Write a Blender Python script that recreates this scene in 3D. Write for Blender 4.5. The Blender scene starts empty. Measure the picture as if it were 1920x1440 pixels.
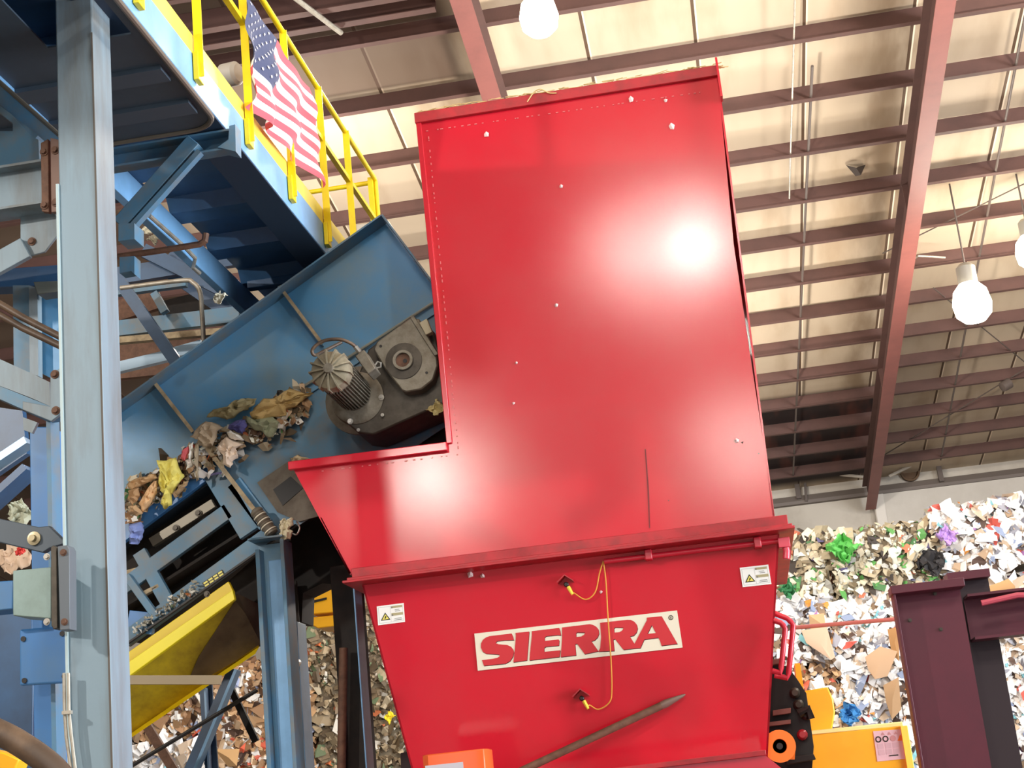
import bpy, bmesh, math, random
from mathutils import Vector, Matrix, noise
from mathutils.geometry import tessellate_polygon
V = Vector
C = bpy.context.scene.collection
sc = bpy.context.scene
R_ = math.radians

# ------------------------------------------------------------------ camera (calibrated from the building's own lines)
FPX = 2887.0
PITCH, YAW, ROLL = .27177, .12632, -.10203
EYE = V((0, 0, 1.6))
cp, sp, cy, sy, cr, sr = math.cos(PITCH), math.sin(PITCH), math.cos(YAW), math.sin(YAW), math.cos(ROLL), math.sin(ROLL)
FW = V((-sy*cp, cy*cp, sp)); R0 = V((cy, sy, 0)); U0 = R0.cross(FW)
RT = R0*cr + U0*sr; UP = -R0*sr + U0*cr
SLOPE = math.tan(R_(8.267))

def ray(px, py): return FW + RT*((px-960)/FPX) + UP*((720-py)/FPX)
def at(px, py, Y=None, X=None, Z=None):
    """point of the building seen at (px, py), on the wall-like plane Y=, X= or the level Z="""
    d = ray(px, py)
    t = Y/d.y if Y is not None else (X/d.x if X is not None else (Z-EYE.z)/d.z)
    return EYE + d*t
def on_roof(px, py, z0):
    d = ray(px, py); return EYE + d*((z0-EYE.z)/(d.z+SLOPE*d.y))
def on_plane(px, py, p, n):
    d = ray(px, py); return EYE + d*((p-EYE).dot(n)/d.dot(n))
def mpp(px, py, Y):                       # metres per pixel on the plane Y
    return Y/ray(px, py).y/FPX

cam = bpy.data.cameras.new('camera'); cam.sensor_width = 36; cam.lens = FPX/1920*36
cam.clip_end = 200
co = bpy.data.objects.new('camera', cam); C.objects.link(co)
co.matrix_world = Matrix(((RT.x, UP.x, -FW.x, EYE.x), (RT.y, UP.y, -FW.y, EYE.y), (RT.z, UP.z, -FW.z, EYE.z), (0, 0, 0, 1)))
sc.camera = co

# ------------------------------------------------------------------ materials
def lin(c):
    return tuple((x/12.92 if x <= .04045 else ((x+.055)/1.055)**2.4) for x in (c[0]/255, c[1]/255, c[2]/255)) + (1,)
MATS = {}
def mat(name, col, rough=.5, metal=0, dirt=None, amount=.0, scale=3.0, bump=.0, bscale=8.0, emit=0, streak=0, spec=.5, rvar=0, ripple=0):
    if name in MATS: return MATS[name]
    m = bpy.data.materials.new(name); m.use_nodes = True; MATS[name] = m
    nt = m.node_tree; N = nt.nodes; L = nt.links
    b = N['Principled BSDF']
    b.inputs['Base Color'].default_value = lin(col); b.inputs['Roughness'].default_value = rough
    b.inputs['Metallic'].default_value = metal; b.inputs['Specular IOR Level'].default_value = spec
    tc = N.new('ShaderNodeNewGeometry')
    if dirt is not None and amount > 0:
        mp = N.new('ShaderNodeMapping'); L.new(tc.outputs['Position'], mp.inputs['Vector'])
        if streak: mp.inputs['Scale'].default_value = (1, 1, 1/streak)
        n = N.new('ShaderNodeTexNoise'); n.inputs['Scale'].default_value = scale; n.inputs['Detail'].default_value = 7
        n.inputs['Roughness'].default_value = .65
        L.new(mp.outputs['Vector'], n.inputs['Vector'])
        r = N.new('ShaderNodeValToRGB'); r.color_ramp.elements[0].position = .42; r.color_ramp.elements[1].position = .72
        r.color_ramp.elements[1].color = (amount,)*3 + (1,)
        L.new(n.outputs['Fac'], r.inputs['Fac'])
        mx = N.new('ShaderNodeMix'); mx.data_type = 'RGBA'
        mx.inputs['A'].default_value = lin(col); mx.inputs['B'].default_value = lin(dirt)
        L.new(r.outputs['Color'], mx.inputs['Factor']); L.new(mx.outputs['Result'], b.inputs['Base Color'])
        if rvar:
            ra = N.new('ShaderNodeMath'); ra.operation = 'MULTIPLY_ADD'; ra.inputs[1].default_value = rvar; ra.inputs[2].default_value = rough
            L.new(r.outputs['Color'], ra.inputs[0]); L.new(ra.outputs[0], b.inputs['Roughness'])
    if bump or ripple:
        n2 = N.new('ShaderNodeTexNoise'); n2.inputs['Scale'].default_value = bscale; n2.inputs['Detail'].default_value = 1 if ripple else 5
        L.new(tc.outputs['Position'], n2.inputs['Vector'])
        bp = N.new('ShaderNodeBump'); bp.inputs['Strength'].default_value = bump or ripple; bp.inputs['Distance'].default_value = .05
        L.new(n2.outputs['Fac'], bp.inputs['Height']); L.new(bp.outputs['Normal'], b.inputs['Normal'])
    if emit:
        b.inputs['Emission Color'].default_value = lin(col); b.inputs['Emission Strength'].default_value = emit
    return m
def colour_attr_mat(name, rough=.6, spec=.4):
    m = bpy.data.materials.new(name); m.use_nodes = True; nt = m.node_tree
    a = nt.nodes.new('ShaderNodeVertexColor'); a.layer_name = 'tint'
    b = nt.nodes['Principled BSDF']; b.inputs['Roughness'].default_value = rough; b.inputs['Specular IOR Level'].default_value = spec
    nt.links.new(a.outputs['Color'], b.inputs['Base Color']); MATS[name] = m
    return m

RED = mat('red_gloss_paint', (198, 30, 48), .16, dirt=(184, 56, 62), amount=.4, scale=1.1, ripple=.035, bscale=1.3, rvar=.05, spec=.5)
REDD = mat('red_paint_worn', (176, 28, 40), .45, dirt=(105, 35, 35), amount=.6, scale=9)
WELD = mat('pale_red_weld', (214, 110, 112), .6)
REDP = mat('red_pipe_paint', (190, 30, 50), .3)
MAROON = mat('maroon_paint', (82, 20, 38), .45, dirt=(62, 16, 32), amount=.5, scale=3)
MAROOND = mat('dark_shaded_maroon', (34, 12, 20), .6)  # maroon with the shade on the rear steel put into it
BLUE = mat('blue_paint', (80, 142, 188), .38, dirt=(124, 146, 152), amount=.85, scale=1.8, rvar=.2)
BLUEP = mat('blue_post_paint', (66, 124, 186), .4, dirt=(90, 124, 150), amount=.6, scale=3)
BLUED = mat('blue_paint_dusty', (84, 128, 158), .5, dirt=(128, 118, 98), amount=.75, scale=5, bump=.05)
BLUEC = mat('blue_column_paint', (126, 148, 162), .45, dirt=(98, 90, 78), amount=.9, scale=3.5, streak=7, bump=.04)
BLUEB = mat('blue_lit_face_paint', (128, 180, 226), .35, dirt=(90, 130, 165), amount=.4, scale=4)  # blue of the light-catching faces, lightened in the colour itself
NAVY = mat('navy_deck_paint', (48, 84, 122), .4, dirt=(36, 50, 70), amount=.7, scale=2)
BELT = mat('dark_belt_rubber', (62, 76, 90), .5, dirt=(44, 52, 60), amount=.6, scale=2)
YEL = mat('yellow_rail_paint', (248, 218, 20), .35, dirt=(200, 160, 20), amount=.3, scale=8)
YELP = mat('pale_yellow_paint', (250, 226, 92), .4)
YELM = mat('machine_yellow_paint', (244, 178, 24), .4, dirt=(220, 150, 30), amount=.4, scale=3)
YELT = mat('trough_yellow_paint', (206, 180, 40), .45, dirt=(112, 84, 36), amount=.95, scale=2.2, bump=.03)
ORANGE = mat('orange_paint', (236, 120, 26), .35)
ORANGER = mat('orange_red_enamel', (240, 98, 46), .22, dirt=(190, 90, 50), amount=.5, scale=9)
CAST = mat('cast_grey_metal', (128, 122, 110), .45, .5, dirt=(92, 82, 66), amount=.8, scale=14, bump=.06, bscale=60)
CASTD = mat('dark_cast_metal', (84, 78, 70), .5, .5, dirt=(50, 44, 38), amount=.7, scale=12)
STEEL = mat('bright_steel', (200, 196, 188), .3, .8)
GALV = mat('galvanised_conduit', (178, 172, 160), .45, .4, dirt=(120, 105, 85), amount=.6, scale=14)
RUST = mat('rusty_steel', (112, 80, 62), .7, .1, dirt=(70, 46, 36), amount=.8, scale=16, bump=.1, bscale=40)
TAN = mat('dusty_edge', (176, 158, 128), .75, dirt=(110, 96, 76), amount=.8, scale=16)
BLACK = mat('black_machine', (24, 20, 20), .5)
VOID = mat('black_grime_and_shade', (26, 22, 20), .8, dirt=(56, 44, 36), amount=.6, scale=5)  # also paints the shade in gaps under the conveyor
RUBBER = mat('brown_black_hose', (74, 58, 46), .5, dirt=(130, 104, 80), amount=.6, scale=7)
CREAM = mat('cream_enamel', (226, 220, 200), .4)
WHITE = mat('white_sticker', (246, 246, 242), .4)
LETTER = mat('letter_red', (196, 46, 54), .45)
LETTERS = mat('letter_shadow_print', (56, 14, 20), .5)
STKY = mat('sticker_yellow', (238, 226, 110), .45)
STKB = mat('sticker_black', (30, 28, 20), .5)
STKT = mat('sticker_tan', (176, 166, 126), .5)
STKG = mat('sticker_grey', (196, 198, 196), .5)
PINK = mat('pink_decal', (222, 184, 190), .5)
PINKD = mat('pink_decal_grey', (206, 170, 176), .5)
ROOFBROWN = mat('red_brown_primer', (92, 64, 58), .7, dirt=(70, 50, 46), amount=.6, scale=2)
RAFTER = mat('rafter_primer', (132, 78, 72), .55, dirt=(104, 62, 58), amount=.5, scale=2)
GREYW = mat('weathered_grey_rod', (96, 84, 78), .6)
LAMPGLASS = mat('lit_lamp_glass', (255, 246, 220), .3, emit=26)
LAMPBODY = mat('grey_lamp_housing', (150, 146, 138), .4, .5)
WALLW = mat('white_wall_panel', (206, 198, 186), .6, dirt=(150, 138, 122), amount=.6, scale=.7)
CONC = mat('concrete_floor', (120, 114, 106), .7, dirt=(80, 76, 70), amount=.7, scale=.8)
DARKW = mat('side_wall_metal', (128, 118, 106), .7)
CABLEY = mat('yellow_cable', (214, 150, 60), .45)
CABLEC = mat('cable_connector', (232, 206, 70), .4)
FLAGR = mat('flag_red', (222, 92, 106), .8); FLAGW = mat('flag_white', (252, 248, 246), .8); FLAGB = mat('flag_blue', (72, 80, 112), .8)
TINT = colour_attr_mat('waste_tint')
for m in (FLAGR, FLAGW, FLAGB):                              # thin cloth lets light through
    b = m.node_tree.nodes['Principled BSDF']; b.inputs['Subsurface Weight'].default_value = 0

# ------------------------------------------------------------------ mesh builder
class MB:
    def __init__(s): s.v = []; s.f = []; s.m = []; s.c = []
    def add(s, vs, fs, mi=0, col=None):
        k = len(s.v); s.v += [tuple(v) for v in vs]
        for f in fs: s.f.append(tuple(i+k for i in f)); s.m.append(mi); s.c.append(col)
        return s
    def prism(s, poly, vec, mi=0):
        n = len(poly); vec = V(vec); P = [V(p) for p in poly]
        s.add(P + [p+vec for p in P], [tuple(range(n))[::-1], tuple(range(n, 2*n))] + [(i, (i+1) % n, n+(i+1) % n, n+i) for i in range(n)], mi)
        return s
    def flat(s, outer, holes, fn, mi=0):                     # thin filled outline with holes, points through fn
        loops = [outer] + holes
        tri = tessellate_polygon([[V((p[0], p[1], 0)) for p in l] for l in loops])
        pts = [fn(*p) for l in loops for p in l]
        s.add(pts, [t for t in tri], mi); return s
    def box(s, c, d, ax=None, mi=0):
        c = V(c); X, Y, Z = ax or (V((1, 0, 0)), V((0, 1, 0)), V((0, 0, 1)))
        vs = [c + X*(d[0]/2*i) + Y*(d[1]/2*j) + Z*(d[2]/2*k) for k in (-1, 1) for j in (-1, 1) for i in (-1, 1)]
        return s.add(vs, [(0, 2, 3, 1), (4, 5, 7, 6), (0, 1, 5, 4), (2, 6, 7, 3), (0, 4, 6, 2), (1, 3, 7, 5)], mi)
    def prof(s, poly, p0, p1, up=(0, 0, 1), mi=0):           # 2-D profile (side, up) swept from p0 to p1
        p0, p1 = V(p0), V(p1); d = (p1-p0).normalized(); u = V(up); u = (u - d*u.dot(d)).normalized(); w = d.cross(u)
        return s.prism([p0 + w*a + u*b for a, b in poly], p1-p0, mi)
    def bar(s, p0, p1, w, h, up=(0, 0, 1), mi=0):
        return s.prof([(-w/2, -h/2), (w/2, -h/2), (w/2, h/2), (-w/2, h/2)], p0, p1, up, mi)
    def ibeam(s, p0, p1, w, h, t=.012, tw=.01, up=(0, 0, 1), mi=0):
        a, b, c = w/2, h/2, tw/2
        return s.prof([(-a, -b), (a, -b), (a, -b+t), (c, -b+t), (c, b-t), (a, b-t), (a, b), (-a, b), (-a, b-t), (-c, b-t), (-c, -b+t), (-a, -b+t)], p0, p1, up, mi)
    def chan(s, p0, p1, w, h, t=.012, up=(0, 0, 1), mi=0):   # web on the -side, open to +side
        b = h/2
        return s.prof([(0, -b), (w, -b), (w, -b+t), (t, -b+t), (t, b-t), (w, b-t), (w, b), (0, b)], p0, p1, up, mi)
    def angle(s, p0, p1, w, h, t=.012, up=(0, 0, 1), mi=0):
        return s.prof([(0, 0), (w, 0), (w, t), (t, t), (t, h), (0, h)], p0, p1, up, mi)
    def tube(s, pts, r, n=10, mi=0):
        P = [V(p) for p in pts]; rings = []; u = None
        for i, p in enumerate(P):
            d = ((P[min(i+1, len(P)-1)] - P[max(i-1, 0)])).normalized()
            if u is None: u = d.orthogonal().normalized()
            u = (u - d*u.dot(d)).normalized(); w = d.cross(u); rr = r[i] if isinstance(r, (list, tuple)) else r
            rings.append([p + (u*math.cos(2*math.pi*k/n) + w*math.sin(2*math.pi*k/n))*rr for k in range(n)])
        vs = [q for g in rings for q in g]; fs = []
        for i in range(len(P)-1):
            for k in range(n): fs.append((i*n+k, i*n+(k+1) % n, (i+1)*n+(k+1) % n, (i+1)*n+k))
        fs += [tuple(range(n))[::-1], tuple(range((len(P)-1)*n, len(P)*n))]
        return s.add(vs, fs, mi)
    def lathe(s, prof, p0, axis, n=28, mi=0, cap=True):      # prof = [(radius, distance along axis)]
        p0 = V(p0); a = V(axis).normalized(); u = a.orthogonal().normalized(); w = a.cross(u); vs = []; fs = []
        for r, h in prof:
            vs += [p0 + a*h + (u*math.cos(2*math.pi*k/n) + w*math.sin(2*math.pi*k/n))*max(r, 1e-4) for k in range(n)]
        for i in range(len(prof)-1):
            for k in range(n): fs.append((i*n+k, i*n+(k+1) % n, (i+1)*n+(k+1) % n, (i+1)*n+k))
        if cap: fs += [tuple(range(n))[::-1], tuple(range((len(prof)-1)*n, len(prof)*n))]
        return s.add(vs, fs, mi)
    def disc(s, c, r, t, axis=(0, -1, 0), n=24, mi=0): return s.lathe([(r, 0), (r, t)], c, axis, n, mi)
    def bolt(s, c, r, axis=(0, -1, 0), mi=0):
        return s.lathe([(r*1.5, 0), (r*1.5, r*.3)], c, axis, 14, mi).lathe([(r, r*.3), (r, r*1.2)], c, axis, 6, mi)

def wloc(o):
    p = V((0, 0, 0))
    while o: p += o.location; o = o.parent
    return p
def build(name, mb, mats, parent=None, bevel=0, smooth=True, flatn=False):
    me = bpy.data.meshes.new(name)
    if parent: base = wloc(parent)
    else:
        lo = [min(v[i] for v in mb.v) for i in range(3)]; hi = [max(v[i] for v in mb.v) for i in range(3)]
        base = V(((lo[0]+hi[0])/2, (lo[1]+hi[1])/2, lo[2]))
    me.from_pydata([tuple(V(v)-base) for v in mb.v], [], mb.f)
    for m in (mats if isinstance(mats, (list, tuple)) else [mats]): me.materials.append(m)
    me.polygons.foreach_set('material_index', mb.m)
    if any(c is not None for c in mb.c):
        ca = me.color_attributes.new('tint', 'FLOAT_COLOR', 'CORNER'); dat = []
        for p, c in zip(me.polygons, mb.c): dat += list(c or (1, 1, 1, 1))*p.loop_total
        ca.data.foreach_set('color', dat)
    if not flatn:
        bm = bmesh.new(); bm.from_mesh(me); bmesh.ops.recalc_face_normals(bm, faces=bm.faces); bm.to_mesh(me); bm.free()
    if smooth:
        me.polygons.foreach_set('use_smooth', [True]*len(me.polygons)); me.set_sharp_from_angle(angle=R_(38))
    me.update()
    o = bpy.data.objects.new(name, me); C.objects.link(o)
    if parent: o.parent = parent
    else: o.location = base
    if bevel:
        bv = o.modifiers.new('edge', 'BEVEL'); bv.width = bevel; bv.segments = 2; bv.limit_method = 'ANGLE'; bv.angle_limit = R_(50)
    return o
def tag(o, label=None, cat=None, group=None, kind=None):
    if label: o['label'] = label
    if cat: o['category'] = cat
    if group: o['group'] = group
    if kind: o['kind'] = kind
    return o
def thing(name, loc, label, cat, group=None):
    o = bpy.data.objects.new(name, None); C.objects.link(o); o.location = loc; o.empty_display_size = .1
    return tag(o, label, cat, group)
def one(name, mb, m, label, cat, group=None, bevel=0, kind=None):
    return tag(build(name, mb, m, bevel=bevel), label, cat, group, kind)
def struct(name, mb, m, bevel=0): return tag(build(name, mb, m, bevel=bevel), kind='structure')
def pts(l, Y): return [at(x, y, Y=Y) for x, y in l]
def plate(l, Y, t): return MB().prism(pts(l, Y), (0, t, 0))

# ================================================================== THE SETTING
Z0 = 14.7                                         # height of the roof sheet above Y = 0
WALLY = 39.6
def roofz(y): return Z0 - SLOPE*y
def wall_with_hole(name, x0, x1, y, z0, z1, hx0, hx1, hz, m):     # a wall with a big doorway
    b = MB()
    for a, c, d, e in ((x0, hx0, z0, z1), (hx1, x1, z0, z1), (hx0, hx1, hz, z1)): b.box(((a+c)/2, y, (d+e)/2), (c-a, .2, e-d), mi=0)
    return struct(name, b, m)
struct('floor', MB().box((-1, 8, -.1), (42, 68, .2)), CONC)
struct('wall_far', MB().box((-1, WALLY+.1, roofz(WALLY)/2), (42, .2, roofz(WALLY))), WALLW)
struct('wall_left', MB().prism([(-20, -24, 0), (-20, WALLY, 0), (-20, WALLY, roofz(WALLY)), (-20, -24, roofz(-24))], (-.2, 0, 0)), DARKW)
wall_with_hole('wall_front', -20, 18, -24, 0, roofz(-24), -9, 7, 7.5, DARKW)
b = MB()
for y0, y1, zt in ((-24, -2, None), (10, WALLY, None)): b.prism([(18, y0, 0), (18, y1, 0), (18, y1, roofz(y1)), (18, y0, roofz(y0))], (.2, 0, 0))
b.prism([(18, -2, 8.5), (18, 10, 8.5), (18, 10, roofz(10)), (18, -2, roofz(-2))], (.2, 0, 0))
struct('wall_right', b, DARKW)

# roof lining: beige boards with seams, dark streaks beside the rafters and a sooty patch near the eave
m = bpy.data.materials.new('roof_lining'); m.use_nodes = True; nt = m.node_tree; N = nt.nodes; L = nt.links
bs = N['Principled BSDF']; bs.inputs['Roughness'].default_value = .75
g = N.new('ShaderNodeNewGeometry'); sx = N.new('ShaderNodeSeparateXYZ'); L.new(g.outputs['Position'], sx.inputs[0])
def mth(op, a, b=None, c=None, clamp=False):
    n = N.new('ShaderNodeMath'); n.operation = op; n.use_clamp = clamp
    for i, v in enumerate((a, b, c)):
        if v is None: continue
        if isinstance(v, (int, float)): n.inputs[i].default_value = v
        else: L.new(v, n.inputs[i])
    return n.outputs[0]
def ramp(v, lo, hi):
    n = N.new('ShaderNodeMapRange'); n.interpolation_type = 'SMOOTHSTEP'; L.new(v, n.inputs[0]); n.inputs[1].default_value = lo; n.inputs[2].default_value = hi
    return n.outputs[0]
def mixc(f, a, b):
    n = N.new('ShaderNodeMix'); n.data_type = 'RGBA'
    if isinstance(f, float): n.inputs['Factor'].default_value = f
    else: L.new(f, n.inputs['Factor'])
    for k, v in (('A', a), ('B', b)):
        if isinstance(v, tuple): n.inputs[k].default_value = v
        else: L.new(v, n.inputs[k])
    return n.outputs['Result']
nz = N.new('ShaderNodeTexNoise'); mp = N.new('ShaderNodeMapping'); mp.inputs['Scale'].default_value = (1.2, .22, 1); L.new(g.outputs['Position'], mp.inputs[0]); L.new(mp.outputs[0], nz.inputs['Vector'])
nz.inputs['Scale'].default_value = 1.6; nz.inputs['Detail'].default_value = 5
X, Yc = sx.outputs[0], sx.outputs[1]
col = mixc(ramp(nz.outputs['Fac'], .45, .8), lin((200, 182, 158)), lin((180, 158, 132)))
xs = mth('SUBTRACT', mth('FRACT', mth('MULTIPLY_ADD', X, 1/1.52, 10.13)), .5)          # seams across the boards
seam = mth('LESS_THAN', mth('ABSOLUTE', xs), .015)
lite = mth('LESS_THAN', mth('ABSOLUTE', mth('ADD', xs, -.022)), .009)
xs2 = mth('FRACT', mth('MULTIPLY_ADD', X, 1/6.4, 10 - 3.95/6.4))                       # darker band in the bay beside each rafter
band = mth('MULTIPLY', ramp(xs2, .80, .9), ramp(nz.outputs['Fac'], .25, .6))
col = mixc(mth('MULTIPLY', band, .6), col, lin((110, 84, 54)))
col = mixc(lite, col, lin((240, 222, 196))); col = mixc(seam, col, lin((92, 70, 52)))
soot = mth('MULTIPLY', mth('MULTIPLY', ramp(Yc, 33.2, 33.6), mth('SUBTRACT', 1, ramp(Yc, 39, 39.6))), mth('MULTIPLY', ramp(X, -.8, -.5), mth('SUBTRACT', 1, ramp(X, 3.8, 4.0))))
nz2 = N.new('ShaderNodeTexNoise'); nz2.inputs['Scale'].default_value = 1.7; L.new(mp.outputs[0], nz2.inputs['Vector'])
col = mixc(soot, col, mixc(ramp(nz2.outputs['Fac'], .5, .75), lin((40, 28, 28)), lin((96, 52, 42))))
dark_left = mth('MULTIPLY', mth('SUBTRACT', 1, ramp(X, -2.9, -2.6)), mth('SUBTRACT', 1, ramp(Yc, 19.8, 19.9)))  # darker lining towards the upper left
dark_left = mth('MAXIMUM', dark_left, mth('SUBTRACT', 1, ramp(X, -8.6, -7.4)))
col = mixc(mth('MULTIPLY', dark_left, .88), col, lin((74, 54, 42)))
L.new(col, bs.inputs['Base Color']); MATS['roof_lining'] = m
y0, y1 = -24.2, WALLY
b = MB().prism([(-20, y0, roofz(y0)), (18, y0, roofz(y0)), (18, y1, roofz(y1)), (-20, y1, roofz(y1))], (0, 0, .12))
struct('ceiling', b, m)

sdir = V((0, 1, -SLOPE)).normalized(); sup = V((0, SLOPE, 1)).normalized()
rng = random.Random(4)
order = ['third', 'fourth', 'fifth', 'sixth', 'seventh', 'eighth', 'ninth', 'tenth', 'eleventh', 'twelfth', 'thirteenth', 'fourteenth', 'fifteenth', 'sixteenth', 'seventeenth', 'eighteenth']
pur = [(19.9 + 1.5*k) for k in range(-6, 13)]
nth = ['lowest roof purlin, right above the far wall', 'second roof purlin up from the far wall'] + [f'{w} roof purlin up from the far wall' for w in order] + ['nineteenth roof purlin up from the far wall']
for i, y in enumerate(reversed(pur)):
    z = roofz(y) - .15
    b = MB().prof([(-.04, -.14), (.045, -.14), (.045, -.126), (-.025, -.126), (-.025, .14), (-.04, .14)], (-16, y, z), (14, y, z), sup)
    one('roof_purlin', b, ROOFBROWN, 'red-brown steel purlin under the beige roof, ' + nth[i].replace('roof purlin ', '').replace('roof purlin,', 'one,'), 'purlin', 'roof purlins')
# rafters: tapered I sections under the purlins
ZR = Z0 - .30
def rafter(name, a0, a1, label):
    p0 = on_roof(*a0, ZR-.62); p1 = on_roof(*a1, ZR-.62)
    x = (p0.x+p1.x)/2; ya, yb = -4.0, WALLY-.4
    t = thing(name, (x, yb, ZR-SLOPE*yb-.62), label, 'rafter', 'roof rafters')
    c = lambda y, dz: V((x, y, ZR-SLOPE*y+dz))
    build('bottom_flange', MB().bar(c(ya, -.61), c(yb, -.61), .26, .02, sup), RAFTER, t)
    build('web', MB().bar(c(ya, -.31), c(yb, -.31), .012, .6, sup), ROOFBROWN, t)
    build('top_flange', MB().bar(c(ya, -.01), c(yb, -.01), .24, .02, sup), ROOFBROWN, t)
    for y in (8, 16.2, 24.2, 31.7):
        build('splice_plate', MB().bar(c(y, -.31), c(y+.02, -.31), .2, .6, sup), ROOFBROWN, t)
    return t, c
rafter('rafter', (1775, 0), (1640, 905), 'deep red-brown roof rafter running down to the far wall, right of the hopper')
rb, rc = rafter('rafter', (890, 90), (925, 190), 'red-brown roof rafter going behind the top edge of the red hopper')
# flange brace on the rafter beside the hopper
p0 = on_roof(838, -10, Z0-.5); p1 = on_roof(898, 96, ZR-.6)
build('flange_brace', MB().angle(p0, p1, .1, .1, .012), RAFTER, rb)

def roof_rod(name, a, bb, zo, r, m, label, cat='rod', n=8, mid=None):
    P = [on_roof(*a, zo)] + ([on_roof(*q, zo) for q in mid] if mid else []) + [on_roof(*bb, zo)]
    return one(name, MB().tube(P, r, n), m, label, cat)
roof_rod('hanging_conduit', (1491, -20), (1480, 372), Z0-.26, .014, GALV, 'thin pale conduit under the roof ending right of the hopper', 'conduit')
roof_rod('sag_rod', (1523, 124), (1487, 892), Z0-.25, .022, GREYW, 'dark rod strapped under the purlins, right beside the red hopper')
roof_rod('sag_rod', (1922, 30), (1764, 862), Z0-.25, .022, GREYW, 'dark rod strapped under the purlins, passing behind the round lamp')
roof_rod('roof_conduit', (545, -10), (640, 62), Z0-.45, .035, GALV, 'grey conduit under the roof above the flag', 'conduit')
roof_rod('roof_cable', (1930, 340), (1655, 475), Z0-.25, .012, GREYW, 'thin dark cable slanting across the roof left of the lamps', 'cable')
roof_rod('roof_cable', (1750, 540), (1935, 690), Z0-.25, .012, GREYW, 'thin dark cable slanting down behind the round lamp', 'cable')
roof_rod('roof_cable', (1925, 690), (1650, 858), Z0-.25, .014, GREYW, 'thin dark cable running down to the foot of the rafter', 'cable')
t = MB().tube([on_roof(1700, 492, Z0-.4), on_roof(1722, 480, Z0-.4), on_roof(1745, 481, Z0-.4), on_roof(1772, 483, Z0-.4)], .02, 8)
one('roof_bracket_tube', t, GALV, 'short bent pale tube fixed to the rafter left of the lamp', 'tube')
p = on_roof(1886, 722, Z0-.4)
one('cable_spool', MB().lathe([(.05, -.12), (.11, -.1), (.12, .1), (.05, .12)], p, (1, .3, .5), 16), GREYW, 'grey round junction on the roof cable at lower right of the roof', 'junction')
p = on_roof(1605, 306, Z0-.03)
one('torn_lining_flap', MB().add([p+V(q) for q in ((-.16, .02, 0), (-.02, -.06, -.1), (.15, .03, -.04), (.13, .2, 0), (-.02, .16, -.16), (.05, .04, -.2))], [(0, 1, 4), (1, 5, 4), (1, 2, 5), (2, 3, 4), (2, 4, 5)]), mat('torn_foam', (60, 50, 44), .8), 'torn dark flap hanging from the beige roof lining', 'flap')

for (px, py), w in (((633, 40), 'first'), ((633, 8), 'second')):
    yy = on_roof(px, py, Z0-.3).y; zz = roofz(yy) - .2
    one('ridge_purlin', MB().prof([(-.05, -.19), (.06, -.19), (.06, -.175), (-.035, -.175), (-.035, .19), (-.05, .19)], (-16, yy, zz), (-2.75, yy, zz), sup), ROOFBROWN, 'deep brown purlin above the flag, ' + w + ' above the dark roof boards', 'purlin', 'roof purlins')
# far wall: girt, eave tubes, raised panel, oval vent
gz = at(1600, 926, Y=WALLY-.1).z
struct('trim_girt', MB().box((-1, WALLY-.1, gz), (38, .18, .22)), mat('girt_grey', (96, 84, 76), .6))
struct('trim_eave', MB().box((-1, WALLY-.12, roofz(WALLY)-.42), (38, .2, .08)), mat('eave_grey', (120, 110, 104), .6))
q0, q1 = at(1636, 928, Y=WALLY-.3), at(1700, 1010, Y=WALLY-.3)
b = MB().box(((q0.x+12)/2, WALLY-.18, q0.z/2), (12-q0.x, .16, q0.z)); struct('wall_far_panel', b, mat('white_panel', (214, 208, 200), .55, dirt=(180, 172, 160), amount=.5, scale=.6))
struct('trim_panel_edge', MB().box((q0.x+.14, WALLY-.28, q0.z/2), (.24, .06, q0.z)), mat('panel_edge_white', (232, 226, 218), .5))
p = at(1706, 886, Y=WALLY-.05)
one('wall_vent', MB().lathe([(.24, 0), (.24, .1), (.19, .1), (.17, .03)], p, (0, -1, 0), 24), mat('vent_brown', (104, 78, 54), .7), 'brown oval vent opening high on the far wall, right of the rafter', 'vent')
for a, c, lb in (((1667, 893), (1722, 866), 'right of the rafter foot'), ((1540, 886), (1625, 895), 'left of the rafter foot')):
    one('eave_brace', MB().tube([at(*a, Y=WALLY-.5), at(*c, Y=WALLY-.5)], .04, 8), mat('pale_brace', (206, 196, 182), .5), 'pale tubular brace under the eave, ' + lb, 'brace')
for a, c, lb in (((1490, 884), (1498, 935), 'nearest the red hopper'), ((1756, 858), (1766, 903), 'right of the oval vent'), ((1508, 888), (1512, 940), 'thinner one, second from the red hopper')):
    one('wall_post', MB().bar(at(*a, Y=WALLY-.25), at(*c, Y=WALLY-.25), .12 if 'thin' not in lb else .06, .1, (0, 1, 0)), GREYW, 'short dark post on the wall above the girt, ' + lb, 'post')

# high-bay lamps
def lamp(px, py, Y, wpx, label, energy):
    c = at(px, py, Y=Y); r = wpx/2*mpp(px, py, Y)
    t = thing('high_bay_lamp', c, label, 'lamp', 'high bay lamps')
    build('glass_refractor', MB().lathe([(r*.55, -r*1.05), (r*.9, -r*.7), (r, -.1*r), (r*.85, r*.6), (r*.5, r)], c, (0, 0, 1), 28), LAMPGLASS, t)
    build('ballast_housing', MB().lathe([(r*.5, r), (r*.5, r*1.9), (r*.3, r*2.1)], c, (0, 0, 1), 20), LAMPBODY, t)
    build('hanger_rod', MB().tube([c+V((0, 0, r*2)), V((c.x, c.y, roofz(c.y)-.02))], .015, 6), GREYW, t)
    l = bpy.data.lights.new('lamp_light', 'POINT'); l.energy = energy; l.color = (1, .92, .82); l.shadow_soft_size = r*1.1
    o = bpy.data.objects.new('lamp_light', l); C.objects.link(o); o.location = c - V((0, 0, r*1.6))
lamp(1822, 566, 25, 72, 'glowing round high bay lamp hanging on the right under the roof', 420)
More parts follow.
